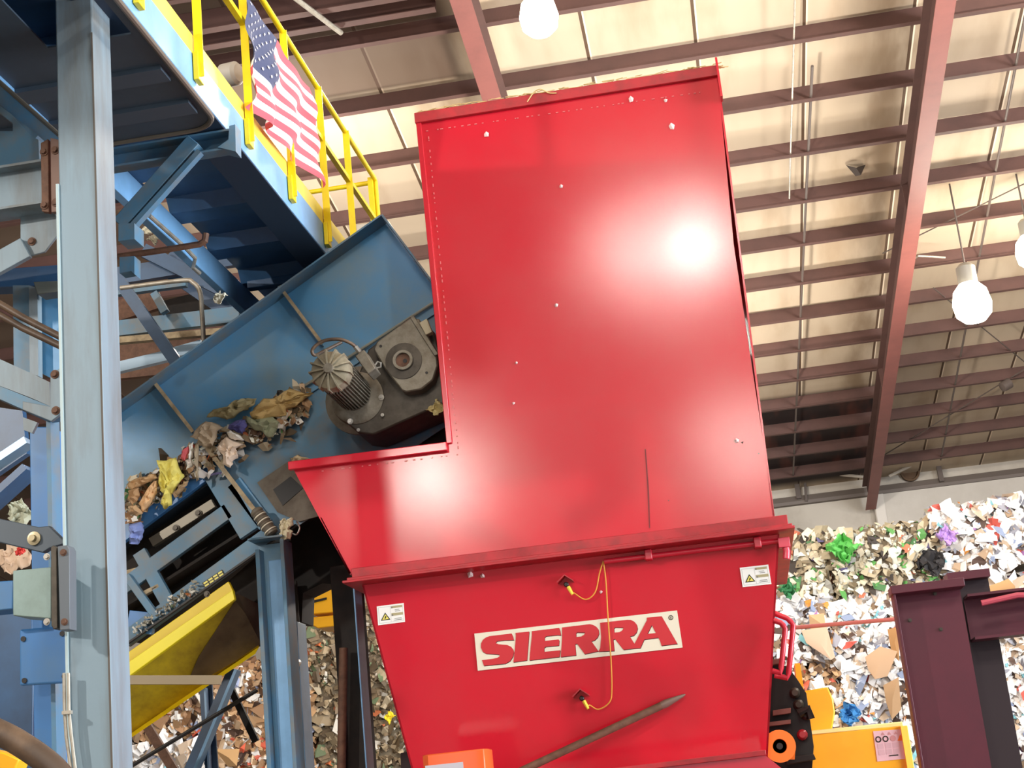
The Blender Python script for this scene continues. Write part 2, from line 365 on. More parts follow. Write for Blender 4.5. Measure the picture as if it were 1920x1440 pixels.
lamp(1010, 28, 15, 74, 'glowing high bay lamp at the top, above the red hopper', 450)
lamp(1934, 470, 25, 60, 'glowing high bay lamp cut off at the right edge of the photo', 420)

# ================================================================== RED HOPPER
HY = 9.4
hop = thing('baler_hopper', (-1.0, 10.4, 1.3), 'large glossy red steel hopper with a tall hood in the middle', 'hopper')
HB = 11.7
hood = [(779, 216), (1345, 126), (1348, 168), (1376, 460), (1412, 702), (1454, 978), (655, 1077), (545, 870), (838, 833)]
build('hood_front_panel', plate(hood, HY, .012), RED, hop)
H = pts(hood, HY)
back = V((0, HB-HY, 0)); inn = V((-.16, HB-HY, 0))
b = MB()
for i, j in ((1, 5),):  b.prism([H[1], H[5], H[5]+inn, H[1]+inn], (-.012, 0, 0))
build('hood_right_panel', b, RED, hop)
build('hood_left_panel', MB().prism([H[7], H[6], H[6]+back, H[7]+back], (.012, 0, .006)), RED, hop)
build('hood_back_panel', MB().prism([h+(inn if 1 <= i <= 5 else back) for i, h in enumerate(H)], (0, .012, 0)), REDD, hop)
build('hood_roof_panel', MB().prism([H[0]+V((0, 0, -.02)), H[1]+V((0, 0, -.02)), H[1]+inn+V((0, 0, -.02)), H[0]+back+V((0, 0, -.02))], (0, 0, -.012)), RED, hop)
# folded edge strips along the hood outline
def strip(a, c, w, Y0, t, side=1):
    A, B_ = at(*a, Y=Y0), at(*c, Y=Y0); d = (B_-A).normalized(); n = V((d.z, 0, -d.x))*side
    return [A, B_, B_+n*w, A+n*w], V((0, -t, 0))
def add_strip(mb, *a, **k): mb.prism(*strip(*a, **k)); return mb
build('top_lip', add_strip(MB(), (778, 215), (1346, 125), .075, HY, .03), REDD, hop, .004)
build('left_lip', add_strip(MB(), (780, 222), (838, 833), .035, HY, .022, side=-1), RED, hop, .004)
build('notch_lip', add_strip(MB(), (543, 868), (839, 831), .055, HY, .045), RED, hop, .005)
b = MB(); A = at(1349, 150, Y=HY); b.box(A+V((-.005, -.05, -.02)), (.014, .09, .28)); build('corner_tab', b, RED, hop)
rng = random.Random(2)
b = MB()                                             # weld beads just inside the edges
for a, c, n in (((803, 250), (860, 850), 46), ((800, 246), (1325, 172), 40), ((862, 852), (600, 884), 16)):
    for k in range(n):
        f = (k+rng.random()*.7)/n; q = at(a[0]+(c[0]-a[0])*f, a[1]+(c[1]-a[1])*f, Y=HY); l = rng.uniform(.004, .013)
        b.box(q+V((0, -.002, 0)), (.006 if n == 46 else l*1.6, .007, l*1.6 if n == 46 else .006))
build('weld_seam', b, WELD, hop)
build('scratch', MB().prism([at(x, y, Y=HY-.002) for x, y in ((1209, 842), (1211, 842), (1217, 920), (1219, 990), (1217, 990), (1214, 920))], (0, -.001, 0)), mat('scratch_dark', (120, 24, 32), .5), hop)
b = MB()
for x, y, w_, h_ in ((1378, 826, 8, 4), (1389, 829, 5, 3), (1421, 850, 3, 2), (1252, 938, 3, 2), (1268, 466, 3, 2)):
    b.prism([at(x, y, Y=HY-.002), at(x+w_, y-h_*.4, Y=HY-.002), at(x+w_*.7, y+h_, Y=HY-.002)], (0, -.001, 0))
build('paint_chip', b, mat('chip_dark', (84, 30, 34), .7), hop)
# flange between hood and lower funnel
A, B_ = at(648, 1088, Y=HY), at(1478, 985, Y=HY)
xl, xr = at(645, 1097, Y=9.28).x, at(1491, 996, Y=9.28).x; zf = at(1060, 1048, Y=9.28).z
fl = MB()
fl.box(((xl+xr)/2, (9.28+HB)/2+.06, zf+.02), (xr-xl, HB-9.28+.2, .016)); build('flange_lower_plate', fl, REDD, hop, .003)
fl = MB().box(((xl+xr)/2, 9.35+.1, zf+.045), (xr-xl-.02, .26, .02)); build('flange_upper_plate', fl, REDD, hop, .003)
fl = MB().box(((xl+xr)/2, HY-.012, zf+.085), (xr-xl-.06, .02, .07)); build('flange_angle', fl, REDD, hop, .003)
# lower funnel: front sheet leans back a little
LP = V((0, 9.42, zf)); LN = V((0, -1, -.17)).normalized()
def lo(px, py, off=0.0): return on_plane(px, py, LP + LN*off, LN)
def deeper(p, z):                                    # continue the sheet edge down to z
    return p
l0, l1 = lo(680, 1102), lo(1461, 1008); l2, l3 = lo(1441, 1392), lo(771, 1440)
def ext(a, c, z): return a + (c-a)*((z-a.z)/(c.z-a.z))
l2, l3 = ext(l1, l2, 1.3), ext(l0, l3, 1.3)
top = zf + .012
l0, l1 = ext(l0, l3, top), ext(l1, l2, top)
build('funnel_front_panel', MB().prism([l0, l1, l2, l3], (0, .012, 0)), RED, hop)
bk = lambda p, f: V((p.x, HB - f*.2, p.z))
b = MB().prism([l1, l2, bk(l2, 1), bk(l1, 0)], (-.012, 0, 0)); build('funnel_right_panel', b, RED, hop)
b = MB().prism([l0, l3, bk(l3, 1), bk(l0, 0)], (.012, 0, 0)); build('funnel_left_panel', b, RED, hop)
build('funnel_back_panel', MB().prism([bk(l0, 0), bk(l1, 0), bk(l2, 1), bk(l3, 1)], (0, .012, 0)), REDD, hop)
# name plate
lg = MB().prism([lo(889.5, 1188, .003), lo(1269.5, 1144.5, .003), lo(1280, 1214, .003), lo(896, 1257.5, .003)], LN*.004)
plateo = tag(build('name_plate', lg, CREAM, hop), 'cream name plate with red SIERRA lettering')
def c1(x, y): return (880+x/9.143, 1130+y/9.143)
def c2(x, y): return (1080+x/9.143, 1130+y/9.143)
S_ = [(725, 528), (745, 570), (765, 640), (600, 645), (480, 660), (447, 690), (500, 712), (650, 725), (715, 755), (755, 805), (765, 850), (750, 920), (700, 1000), (620, 1045), (250, 1082), (232, 1030), (215, 985), (400, 962), (480, 945), (520, 920), (512, 890), (460, 885), (290, 875), (230, 840), (198, 770), (200, 700), (230, 640), (280, 600), (345, 573)]
I_ = [(790, 518), (1028, 495), (1018, 640), (990, 988), (755, 1022), (782, 780), (797, 560)]
E_ = [(1070, 488), (1540, 432), (1556, 470), (1572, 560), (1510, 556), (1320, 575), (1293, 598), (1293, 655), (1530, 630), (1545, 650), (1536, 735), (1310, 756), (1285, 780), (1285, 842), (1562, 815), (1545, 930), (1030, 990), (1050, 760), (1072, 560)]
R1 = [(1590, 425), (2060, 368), (2120, 380), (2180, 415), (2215, 460), (2225, 530), (2200, 595), (2150, 645), (2094, 662), (2215, 832), (1980, 882), (1850, 705), (1815, 712), (1832, 902), (1568, 932), (1590, 600)]
R1h = [(1832, 525), (1850, 510), (1984, 512), (1968, 550), (1918, 580), (1832, 588)]
R2 = [(412, 345), (880, 292), (940, 295), (1000, 325), (1045, 380), (1058, 440), (1040, 510), (990, 565), (925, 580), (1003, 704), (1003, 785), (815, 807), (668, 622), (640, 635), (660, 825), (385, 838), (415, 780), (430, 600)]
R2h = [(655, 440), (675, 425), (815, 430), (800, 470), (750, 505), (655, 512)]
A_ = [(1215, 255), (1470, 232), (1740, 705), (1465, 738), (1440, 650), (1410, 600), (1170, 632), (1105, 778), (1003, 786), (1003, 704), (1215, 300)]
Ah = [(1300, 385), (1370, 520), (1225, 535)]
for (dx, dy, off, m_, nm) in ((6, 11, .0078, LETTERS, 'lettering_shadow'), (0, 0, .0092, LETTER, 'lettering')):
    b = MB()
    for P, hs, cv in ((S_, [], c1), (I_, [], c1), (E_, [], c1), (R1, [R1h], c1), (R2, [R2h], c2), (A_, [Ah], c2)):
        b.flat([cv(x+dx, y+dy) for x, y in P], [[cv(x+dx, y+dy) for x, y in h] for h in hs], lambda px, py: lo(px, py, off))
    build(nm, b, m_, plateo)
b = MB(); ctr = lo(*c2(1626, 256), .0085); rr = 4.6*mpp(1257, 1158, HY)
U_ = (lo(*c2(1726, 256), .0085)-ctr).normalized(); W_ = LN.cross(U_)
ring = lambda r0, r1, n=20: [[ctr + (U_*math.cos(6.2832*k/n)+W_*math.sin(6.2832*k/n))*r for k in range(n)] for r in (r0, r1)]
i_, o_ = ring(rr*.72, rr); b.add(i_+o_, [(k, (k+1) % 20, 20+(k+1) % 20, 20+k) for k in range(20)])
for q in ([(-.35, -.5), (-.2, -.5), (-.2, .5), (-.35, .5)], [(-.2, .35), (.25, .35), (.25, .5), (-.2, .5)], [(-.2, 0), (.25, 0), (.25, .14), (-.2, .14)], [(.25, .1), (.38, .1), (.38, .4), (.25, .4)], [(-.05, 0), (.1, 0), (.4, -.5), (.22, -.5)]):
    b.add([ctr + U_*(x*rr) - W_*(y*rr) for x, y in q], [(0, 1, 2, 3)])
build('trade_mark_symbol', b, STKB, plateo)
# warning stickers
def sticker(cs, label):
    def uv(u, v, off):
        tl, tr, br, bl = cs
        x = (tl[0]*(1-u)+tr[0]*u)*(1-v)+(bl[0]*(1-u)+br[0]*u)*v; y = (tl[1]*(1-u)+tr[1]*u)*(1-v)+(bl[1]*(1-u)+br[1]*u)*v
        return lo(x, y, off)
    o = tag(build('warning_sticker', MB().prism([uv(0, 0, .002), uv(1, 0, .002), uv(1, 1, .002), uv(0, 1, .002)], LN*.002), WHITE, hop), label)
    def quad(mb, u0, v0, u1, v1, off): mb.add([uv(u0, v0, off), uv(u1, v0, off), uv(u1, v1, off), uv(u0, v1, off)], [(0, 1, 2, 3)])
    tri = lambda cu, cv, s, off: [uv(cu, cv-s*.62, off), uv(cu+s*.5, cv+s*.5, off), uv(cu-s*.5, cv+s*.5, off)]
    build('triangle_border', MB().add(tri(.29, .6, .36, .005), [(0, 1, 2)]), STKB, o)
    build('triangle', MB().add(tri(.29, .615, .25, .006), [(0, 1, 2)]), STKY, o)
    b = MB().add([uv(.30, .54, .007), uv(.33, .6, .007), uv(.29, .7, .007), uv(.25, .72, .007), uv(.28, .6, .007)], [(0, 1, 2, 3, 4)])
    build('hazard_symbol', b, STKB, o)
    b = MB(); quad(b, .52, .09, .93, .2, .005); quad(b, .52, .46, .95, .6, .005); build('header_band', b, STKT, o)
    b = MB(); quad(b, .53, .13, .57, .2, .006); quad(b, .53, .53, .58, .6, .006)
    for v, u0, u1 in ((.28, .65, .82), (.36, .66, .85), (.74, .62, .88), (.82, .6, .9)): quad(b, u0, v, u1, v+.025, .006)
    build('text_line', b, mat('text_grey', (120, 120, 116), .6), o)
    b = MB()
    for q in ((.05, .08, .95, .1), (.06, .9, .96, .92), (.05, .08, .065, .92), (.49, .08, .5, .92), (.94, .08, .95, .92)): quad(b, *q, .0045)
    build('frame_line', b, STKG, o)
sticker([(706.5, 1137), (757, 1130.5), (759.5, 1166), (709, 1172.5)], 'white warning sticker on the left of the lower hopper face')
sticker([(1387, 1064.5), (1440.5, 1058.5), (1446.5, 1095), (1392.5, 1101)], 'white warning sticker on the right of the lower hopper face')
# sensor hoods with cables
def sensor(cx, cy_, label):
    c = lo(cx, cy_, 0); k = mpp(cx, cy_, HY)
    ux = V((1, 0, 0)); uz = V((0, 0, 1)); b = MB()
    apex = c + uz*.045; L_ = c - ux*.05 + uz*.005; R__ = c + ux*.05 + uz*.005
    for P, Q in ((apex, L_), (apex, R__)):
        b.prism([P, Q, Q+V((0, -.07, 0)), P+V((0, -.07, 0))], (0, 0, -.008))
    o = tag(build('sensor_hood', b, REDD, hop), label)
    build('sensor_eye', MB().lathe([(.015, 0), (.015, .025), (.01, .03)], c+V((0, -.001, -.012)), (0, -1, 0), 16), BLACK, o)
    p = c+V((.012, -.03, -.03)); q = p+V((.022, -.012, -.05))
    build('connector', MB().tube([p, p.lerp(q, .5), q], [.012, .011, .008], 8), CABLEC, o)
    return q
s1 = sensor(1062, 1093, 'upper sensor hood'); s2 = sensor(1091, 1306, 'lower sensor hood')
def smooth_path(P, n=8):
    out = []
    for i in range(len(P)-1):
        p0, p1, p2, p3 = P[max(i-1, 0)], P[i], P[i+1], P[min(i+2, len(P)-1)]
        for k in range(n):
            t = k/n; out.append(.5*((2*p1)+(p2-p0)*t+(2*p0-5*p1+4*p2-p3)*t*t+(3*p1-p0-3*p2+p3)*t**3))
    return out + [P[-1]]
tip = lo(1131, 1052, .03)
b = MB().tube(smooth_path([s1] + [lo(x, y, .03) for x, y in ((1076, 1112), (1098, 1124), (1116, 1110), (1124, 1075))] + [tip]), .0042, 8); build('sensor_cable', b, CABLEY, hop)
b = MB().tube(smooth_path([tip] + [lo(x, y, .025) for x, y in ((1136, 1090), (1140, 1160), (1145, 1230), (1147, 1290), (1143, 1316), (1122, 1330), (1105, 1322))] + [s2]), .0042, 8); build('sensor_cable', b, CABLEY, hop)
# pipe under the flange
P = [lo(1133, 1053, .05), lo(1300, 1031, .05), lo(1480, 1012, .05)]
pp = build('flange_pipe', MB().tube([P[0], P[2]], .016, 12), REDP, hop)
for x, y in ((1216, 1041), (1420, 1018)): build('pipe_clamp', MB().box(lo(x, y, .04), (.045, .07, .065)), REDP, pp, .006)
c = lo(1470, 1018, .05)
b = MB().tube([c, c+V((.01, 0, -.05)), c+V((.0, 0, -.1))], .022, 10).box(c+V((0, 0, 0)), (.07, .06, .06)); build('pipe_valve', b, mat('red_valve', (205, 60, 80), .3), pp, .004)
# grab handles on the right side
def handle(a, c, e, f, off, label=None):
    b = MB(); P = [at(*q, Y=HY+off) for q in (a, c, e, f)]
    b.tube([P[0], P[0].lerp(P[1], .7), P[1]*.85+P[0]*.15+V((0, 0, -.01)), P[1]+V((0, 0, -.03)), P[2]+V((0, 0, .03)), P[2]*.85+P[3]*.15, P[3]], .017, 10)
    return build('grab_handle', b, REDP, hop)
handle((1452, 1150), (1486, 1163), (1480, 1272), (1452, 1266), .18)
handle((1450, 1163), (1471, 1170), (1466, 1262), (1448, 1258), .02)

# paper scraps stuck on the hopper
scr = [(912, 252, 6), (1259, 237, 7), (1183, 186, 6), (1052, 349, 4), (1248, 188, 4), (1043, 572, 4), (968, 680, 3), (963, 756, 3), (1381, 826, 5), (882, 1077, 7), (905, 1080, 5), (1127, 1110, 3)]
place = ['near the top left corner of the hood', 'near the top right corner of the hood', 'just under the top lip, right of centre', 'high in the middle of the hood', 'just under the top lip at right', 'in the middle of the hood', 'left of the middle of the hood, upper', 'left of the middle of the hood, lower', 'right side of the hood above the flange', 'under the flange at left', 'under the flange, second from left', 'beside the yellow cable']
rng = random.Random(8)
for (x, y, r), w in zip(scr, place):
    c = at(x, y, Y=HY-.006) if y < 1040 else lo(x, y, .006); k = r*mpp(x, y, HY); n = 5
    P = [c + V((math.cos(6.283*i/n+.3)*k*rng.uniform(.7, 1.2), 0, math.sin(6.283*i/n+.3)*k*rng.uniform(.7, 1.2))) for i in range(n)]
    one('paper_scrap', MB().add(P+[c+V((0, -.012, 0))]+[p+V((0, .003, 0)) for p in P], [(i, (i+1) % n, n) for i in range(n)]+[tuple(range(n+1, 2*n+1))]), mat('scrap_paper', (232, 206, 204), .8), 'small pale scrap stuck to the red hopper, ' + w, 'scrap', 'scraps on the hopper')
# straw and dust along the top of the hood
b = MB(); rng = random.Random(12)
for k in range(300):
    f = rng.random(); c = at(780+566*f, 214-90*f, Y=HY) + V((0, rng.uniform(-.03, .05), rng.uniform(-.004, .012))); a = rng.uniform(-.4, .4); l = rng.uniform(.02, .09)
    b.bar(c, c+V((math.cos(a)*l, rng.uniform(-.02, .02), math.sin(a)*l*.35)), .004, .004)
tag(build('straw_litter', b, mat('straw', (206, 182, 128), .8)), 'straw and dust lying along the top edge of the red hopper', 'litter', kind='stuff')
c = at(1016, 184, Y=HY-.04)
one('wire_loop', MB().tube(smooth_path([c+V(q) for q in ((-.1, 0, -.01), (-.05, 0, .05), (.0, -.01, .06), (.05, 0, .03), (.1, 0, .02))]), .004, 6), mat('twine', (214, 190, 130), .7), 'pale twine loop on the top edge of the red hopper', 'twine')

# pole leaning on the funnel
a, c = lo(1285, 1302, .03), lo(985, 1442, .16); e = a + (c-a)*1.5
k = mpp(1100, 1380, HY)
t = thing('pry_pole', e, 'rusty pointed steel pole leaning across the lower hopper face', 'pole')
d = (a-e).normalized()
build('shaft', MB().tube([e, a-d*.16], .024, 12), RUST, t)
build('point', MB().tube([a-d*.16, a-d*.13, a-d*.02, a], [.024, .026, .01, .004], 12), mat('worn_steel_point', (120, 98, 88), .5, .3), t)

# baler body under the hopper
bal = thing('baler', (-1, 10.4, 0), 'red baler body under the hopper with orange roller and black drive', 'baler')
q = [at(1120, 1447, Y=9.2), at(1436, 1411, Y=9.2), at(1466, 1447, Y=9.2)]
zt = q[1].z
build('chamber_wall', MB().prism([(-2.6, 9.2, zt-.05), (q[1].x-.02, 9.2, zt-.0), (q[1].x+.1, 9.2, zt-.12), (q[1].x+.1, 9.2, 0), (-2.6, 9.2, 0)], (0, 2.6, 0)), RED, bal)
build('chamber_lip', MB().bar((-2.4, 9.19, zt-.035), (q[1].x, 9.19, zt), .05, .03), REDD, bal, .003)
DY = 10.6
def dplate(n, l, Y, t, m, par=None, bev=.003): return build(n, plate(l, Y, t), m, par or bal, bev)
dplate('drive_frame', [(1440, 1240), (1478, 1250), (1496, 1275), (1512, 1300), (1526, 1400), (1522, 1450), (1440, 1450)], 10.3, .3, BLACK)
c = at(1462, 1399, Y=9.7); r = 30*mpp(1462, 1399, 9.7)
b = MB().lathe([(r*.42, .02), (r*.45, 0), (r, 0), (r, .06), (r*.45, .06)], c, (0, 1, 0), 28, cap=False); ro = build('roller_plate', b, ORANGE, bal)
build('roller_hub', MB().lathe([(r*.45, .03), (r*.2, .03), (r*.2, .0), (.001, 0)], c, (0, 1, 0), 20), BLACK, ro)
b = MB().prism(pts([(1440, 1375), (1460, 1369), (1484, 1380), (1492, 1400), (1490, 1424), (1440, 1424)], 9.79), (0, .03, 0)); build('roller_bracket', b, ORANGE, bal)
for x, y, w, h in ((1466, 1330, 34, 10), (1462, 1352, 42, 8), (1455, 1236, 26, 10)): dplate('cross_bar', [(x-w/2, y+2), (x+w/2, y-3), (x+w/2, y+h-3), (x-w/2, y+h+2)], 10.2, .08, mat('pinkish_steel', (150, 100, 92), .5))
for x, y in ((1490, 1300), (1497, 1322), (1504, 1378), (1510, 1340)):
    build('drive_bolt', MB().lathe([(.035, 0), (.035, .05), (.02, .07)], at(x, y, Y=10.3), (0, -1, 0), 10), CASTD if y != 1378 else mat('red_cap', (200, 50, 60), .4), bal)
dplate('foot_bracket', [(1474, 1420), (1526, 1414), (1530, 1424), (1474, 1434)], 10.1, .15, BLACK)
b = MB().tube([at(1497, 1338, Y=10.2), at(1515, 1330, Y=10.2), at(1520, 1348, Y=10.2)], .03, 8); build('drive_arm', b, BLACK, bal)
# orange housing in front of the funnel
p0, p1 = at(789, 1416, Y=8.9), at(911, 1404, Y=8.9)
t = thing('orange_housing', ((p0.x+p1.x)/2, 9.0, 1.6), 'glossy orange housing standing before the lower left of the red hopper', 'housing')
r = (p1.x-p0.x)/2
prof = [(-r, 0), (-r, -.05), (-r*.8, -.09), (r*.55, -.09), (r*.9, -.07), (r, -.02), (r, .12), (-r, .12)]
b = MB(); cx = (p0.x+p1.x)/2
b.prism([(cx+x, 9.0+y, 1.45) for x, y in prof], (0, 0, p0.z-1.45)); build('cover', b, ORANGER, t, .006)
build('grey_label', MB().box((cx-.06, 8.904, at(840, 1440, Y=8.9).z-.02), (.22, .008, .09)), mat('grey_label', (190, 186, 196), .3), t)
b = MB().prism(pts([(751, 1412), (771, 1408), (780, 1450), (752, 1450)], 9.7), (0, .1, 0)); one('dark_bracket', b, MAROOND, 'dark maroon bracket at the lower left corner of the red hopper', 'bracket')

# ================================================================== YELLOW MACHINES
ym = thing('yellow_press', (1.0, 12.2, 0), 'yellow machine body right of the red hopper with a pink decal', 'machine')
YY = 11.2
f0 = [(1513, 1379), (1694, 1361), (1712, 1450), (1520, 1450)]
P = pts(f0, YY); P[2] = P[1]+(P[2]-P[1])*1; low = [V((p.x, p.y, .2)) for p in (P[1], P[0])]
build('front_panel', MB().prism([P[0], P[1], low[0], low[1]], (0, .02, 0)), YELM, ym, .004)
build('top_panel', MB().prism([P[0], P[1], P[1]+V((0, 1.4, .02)), P[0]+V((0, 1.4, .02))], (0, 0, .03)), mat('cream_yellow', (250, 232, 150), .4), ym, .006)
build('side_panel', MB().prism([P[1], low[0], low[0]+V((0, 1.4, 0)), P[1]+V((0, 1.4, 0))], (-.02, 0, 0)), YELM, ym)
build('corner_trim', MB().bar(P[1]+V((.0, -.01, .0)), low[0]+V((0, -.01, 0)), .05, .03, (0, 1, 0)), YELP, ym, .004)
b = MB().prism(pts([(1504, 1296), (1552, 1288), (1562, 1310), (1566, 1335), (1560, 1368), (1513, 1376)], YY+.15), (0, .5, 0)); build('round_guard', b, YELM, ym, .01)
b = MB().prism(pts([(1490, 1244), (1500, 1243), (1508, 1296), (1496, 1300)], YY+.1), (0, .3, 0)); build('guard_post', b, YELM, ym)
DC = [(1637, 1371), (1696, 1367), (1703, 1422), (1645, 1428)]
def duv(u, v, off):
    tl, tr, br, bl = DC; x = (tl[0]*(1-u)+tr[0]*u)*(1-v)+(bl[0]*(1-u)+br[0]*u)*v; y = (tl[1]*(1-u)+tr[1]*u)*(1-v)+(bl[1]*(1-u)+br[1]*u)*v
    return at(x, y, Y=YY-off)
dec = tag(build('safety_decal', MB().prism([duv(0, 0, .002), duv(1, 0, .002), duv(1, 1, .002), duv(0, 1, .002)], (0, -.002, 0)), PINK, ym), 'pink safety decal')
dring = lambda u, v, r0, r1, n=18: [[duv(u+math.cos(6.283*k/n)*r*.93, v+math.sin(6.283*k/n)*r, .006) for k in range(n)] for r in (r0, r1)]
b = MB()
for u in (.13, .36):
    i_, o_ = dring(u, .28, .065, .105); b.add(i_+o_, [(k, (k+1) % 18, 18+(k+1) % 18, 18+k) for k in range(18)])
b.add([duv(*q, .006) for q in ((.4, .83), (.7, .83), (.7, .87), (.4, .87))], [(0, 1, 2, 3)]); build('decal_ring', b, STKB, dec)
b = MB()
for u in (.3, .5, .7): b.add([duv(u, .05, .006), duv(u+.055, .15, .006), duv(u-.055, .15, .006)], [(0, 1, 2)])
b.add([duv(.6+math.cos(6.283*k/18)*.09, .28+math.sin(6.283*k/18)*.1, .006) for k in range(18)], [tuple(range(18))]); build('decal_triangle', b, mat('decal_dull', (196, 140, 140), .5), dec)
build('decal_warning', MB().add([duv(.84, .16, .006), duv(.95, .38, .006), duv(.73, .38, .006)], [(0, 1, 2)]), ORANGE, dec)
b = MB()
for u in (.08, .32, .56): 
    for v0, v1 in ((.42, .6), (.63, .8)): b.add([duv(u, v0, .005), duv(u+.19, v0, .005), duv(u+.19, v1, .005), duv(u, v1, .005)], [(0, 1, 2, 3)])
build('decal_text_block', b, PINKD, dec)
ly = thing('yellow_loader', at(600, 1180, Y=15), 'bright yellow machine seen through the gap left of the red hopper', 'machine')
build('body_panel', plate([(566, 1112), (602, 1096), (640, 1090), (640, 1146), (583, 1152)], 15, .4), YELM, ly, .01)
build('lower_panel', plate([(560, 1160), (640, 1152), (640, 1172), (596, 1178)], 15.05, .4), YELM, ly, .01)
build('panel_gap', plate([(574, 1129), (612, 1120), (612, 1124), (576, 1133)], 14.98, .03), BLACK, ly)
build('lower_body', MB().box(at(648, 1162, Y=15.3)-V((0, 0, 1.6)), (.14, .3, 3.2)), BLACK, ly)

# pink guide rail between the machines
a, c = at(1486, 1177, Y=12.4), at(1690, 1160, Y=12.4)
one('guide_rail', MB().tube([a, c], .016, 8), mat('pink_rail', (176, 96, 88), .5), 'thin pinkish rail running from the hopper to the maroon frame', 'rail')

# ================================================================== MAROON FRAME
MY = 9.6
mf = thing('maroon_frame', at(1760, 1440, Y=MY) - V((0, 0, 1.55)), 'dark maroon steel frame of channels standing at the right edge', 'frame')
z_top = at(1672, 1110, Y=MY).z
xa, xb = at(1674, 1110, Y=MY).x, at(1806, 1100, Y=MY).x
build('column_web', MB().box(((xa+xb)/2, MY+.16, z_top/2), (xb-xa, .014, z_top)), MAROON, mf)
build('column_flange', MB().box((xa+.006, MY+.08, z_top/2), (.014, .17, z_top)), MAROON, mf, .002)
build('column_rear_flange', MB().box((xb-.007, MY+.36, z_top/2), (.014, .4, z_top)), MAROOND, mf)
build('cap_plate', MB().box(((xa+xb)/2-.0, MY+.08, z_top+.01), (xb-xa+.02, .2, .05)), MAROON, mf, .003)
rx = at(1848, 1090, Y=MY+.5).x
build('rear_column', MB().box((rx-.09, MY+.5, (z_top+.12)/2), (.2, .1, z_top+.12)), MAROOND, mf)
build('rear_cap_plate', MB().box((rx-.12, MY+.44, z_top+.09), (.26, .2, .05)), MAROON, mf)
zb0, zb1 = at(1850, 1196, Y=MY+.22).z, at(1850, 1112, Y=MY+.22).z
x0 = at(1820, 1150, Y=MY+.22).x
build('branch_web', MB().box((x0+.6, MY+.42, (zb0+zb1)/2), (1.2, .014, zb1-zb0)), MAROON, mf)
build('branch_flange', MB().box((x0+.6, MY+.32, zb0+.006), (1.2, .2, .016)), MAROON, mf)
build('branch_flange', MB().box((x0+.6, MY+.32, zb1), (1.2, .2, .016)), MAROON, mf)
p0, p1, p2 = at(1840, 1131, Y=MY+.18), at(1908, 1116, Y=MY+.18), at(1940, 1116, Y=MY+.18)
build('pink_edge_angle', MB().tube([p0, p1, p2, p2+V((.4, 0, -.02))], .018, 8), mat('pink_edge', (178, 72, 88), .4), mf)
for x, y in ((1706, 1163), (1753, 1113), (1764, 1180)): build('bolt', MB().bolt(at(x, y, Y=MY+.15), .008), CASTD, mf)

# ================================================================== BALES
def flake(mb, c, n, size, col, rng, asp=None):
    n = n.normalized(); u = n.orthogonal().normalized(); a = rng.uniform(0, 6.28); w = n.cross(u)
    u, w = u*math.cos(a)+w*math.sin(a), w*math.cos(a)-u*math.sin(a)
    s1, s2 = size*rng.uniform(.6, 1.3), size*rng.uniform(.35, .9)*(asp or 1); bend = rng.uniform(.1, .5)*size
    P = [c + u*(-s1)*rng.uniform(.6, 1) + w*(-s2)*rng.uniform(.5, 1) - n*bend, c + u*s1*rng.uniform(.2, .5)*0 + w*(-s2)*rng.uniform(.6, 1.2), c + u*s1*rng.uniform(.6, 1) + w*(-s2)*rng.uniform(.2, 1) - n*bend*rng.uniform(.2, 1),
         c + u*s1*rng.uniform(.4, 1) + w*s2*rng.uniform(.4, 1) - n*bend*.6, c + w*s2*rng.uniform(.7, 1.3)+n*.01, c + u*(-s1)*rng.uniform(.4, 1) + w*s2*rng.uniform(.3, 1) - n*bend*.8]
    mb.add(P, [(0, 1, 4, 5), (1, 2, 3, 4)], 0, col)
PAL = {
    'paper': [((250, 249, 248), 13), ((234, 230, 226), 5), ((206, 184, 160), 3), ((176, 148, 120), 1.4), ((146, 160, 190), 1), ((206, 92, 80), .7), ((226, 150, 70), .6), ((150, 150, 160), 2), ((90, 70, 60), 1), ((130, 190, 200), .7), ((170, 120, 180), .4)],
    'plastic': [((214, 202, 176), 5), ((178, 164, 136), 5), ((228, 226, 210), 3), ((140, 124, 98), 3), ((96, 160, 84), 1.2), ((70, 116, 70), .8), ((196, 196, 190), 2), ((206, 120, 90), .4), ((90, 84, 120), .4), ((60, 52, 46), 1)],
    'card': [((190, 152, 112), 6), ((160, 122, 88), 4), ((214, 184, 150), 2), ((232, 228, 222), 5), ((120, 88, 64), 2), ((150, 160, 190), .6), ((206, 96, 70), .5), ((80, 60, 50), 1)],
    'brown': [((150, 132, 104), 5), ((120, 102, 78), 5), ((176, 160, 132), 3), ((92, 78, 60), 3), ((204, 198, 186), 1.5), ((180, 100, 60), .4), ((96, 110, 80), 1)],
    'grey': [((176, 172, 156), 5), ((140, 136, 122), 5), ((206, 204, 194), 3), ((98, 94, 82), 3), ((216, 214, 208), 1.5), ((200, 120, 70), .4), ((110, 130, 96), .8)],
}
def pick(pal, rng):
    cs = PAL[pal]; r = rng.random()*sum(w for _, w in cs)
    for c, w in cs:
        r -= w
        if r <= 0: break
    j = rng.uniform(.88, 1.05); return lin(tuple(min(255, x*j) for x in c))
BW, BH, BD = 1.62, 1.02, 1.15
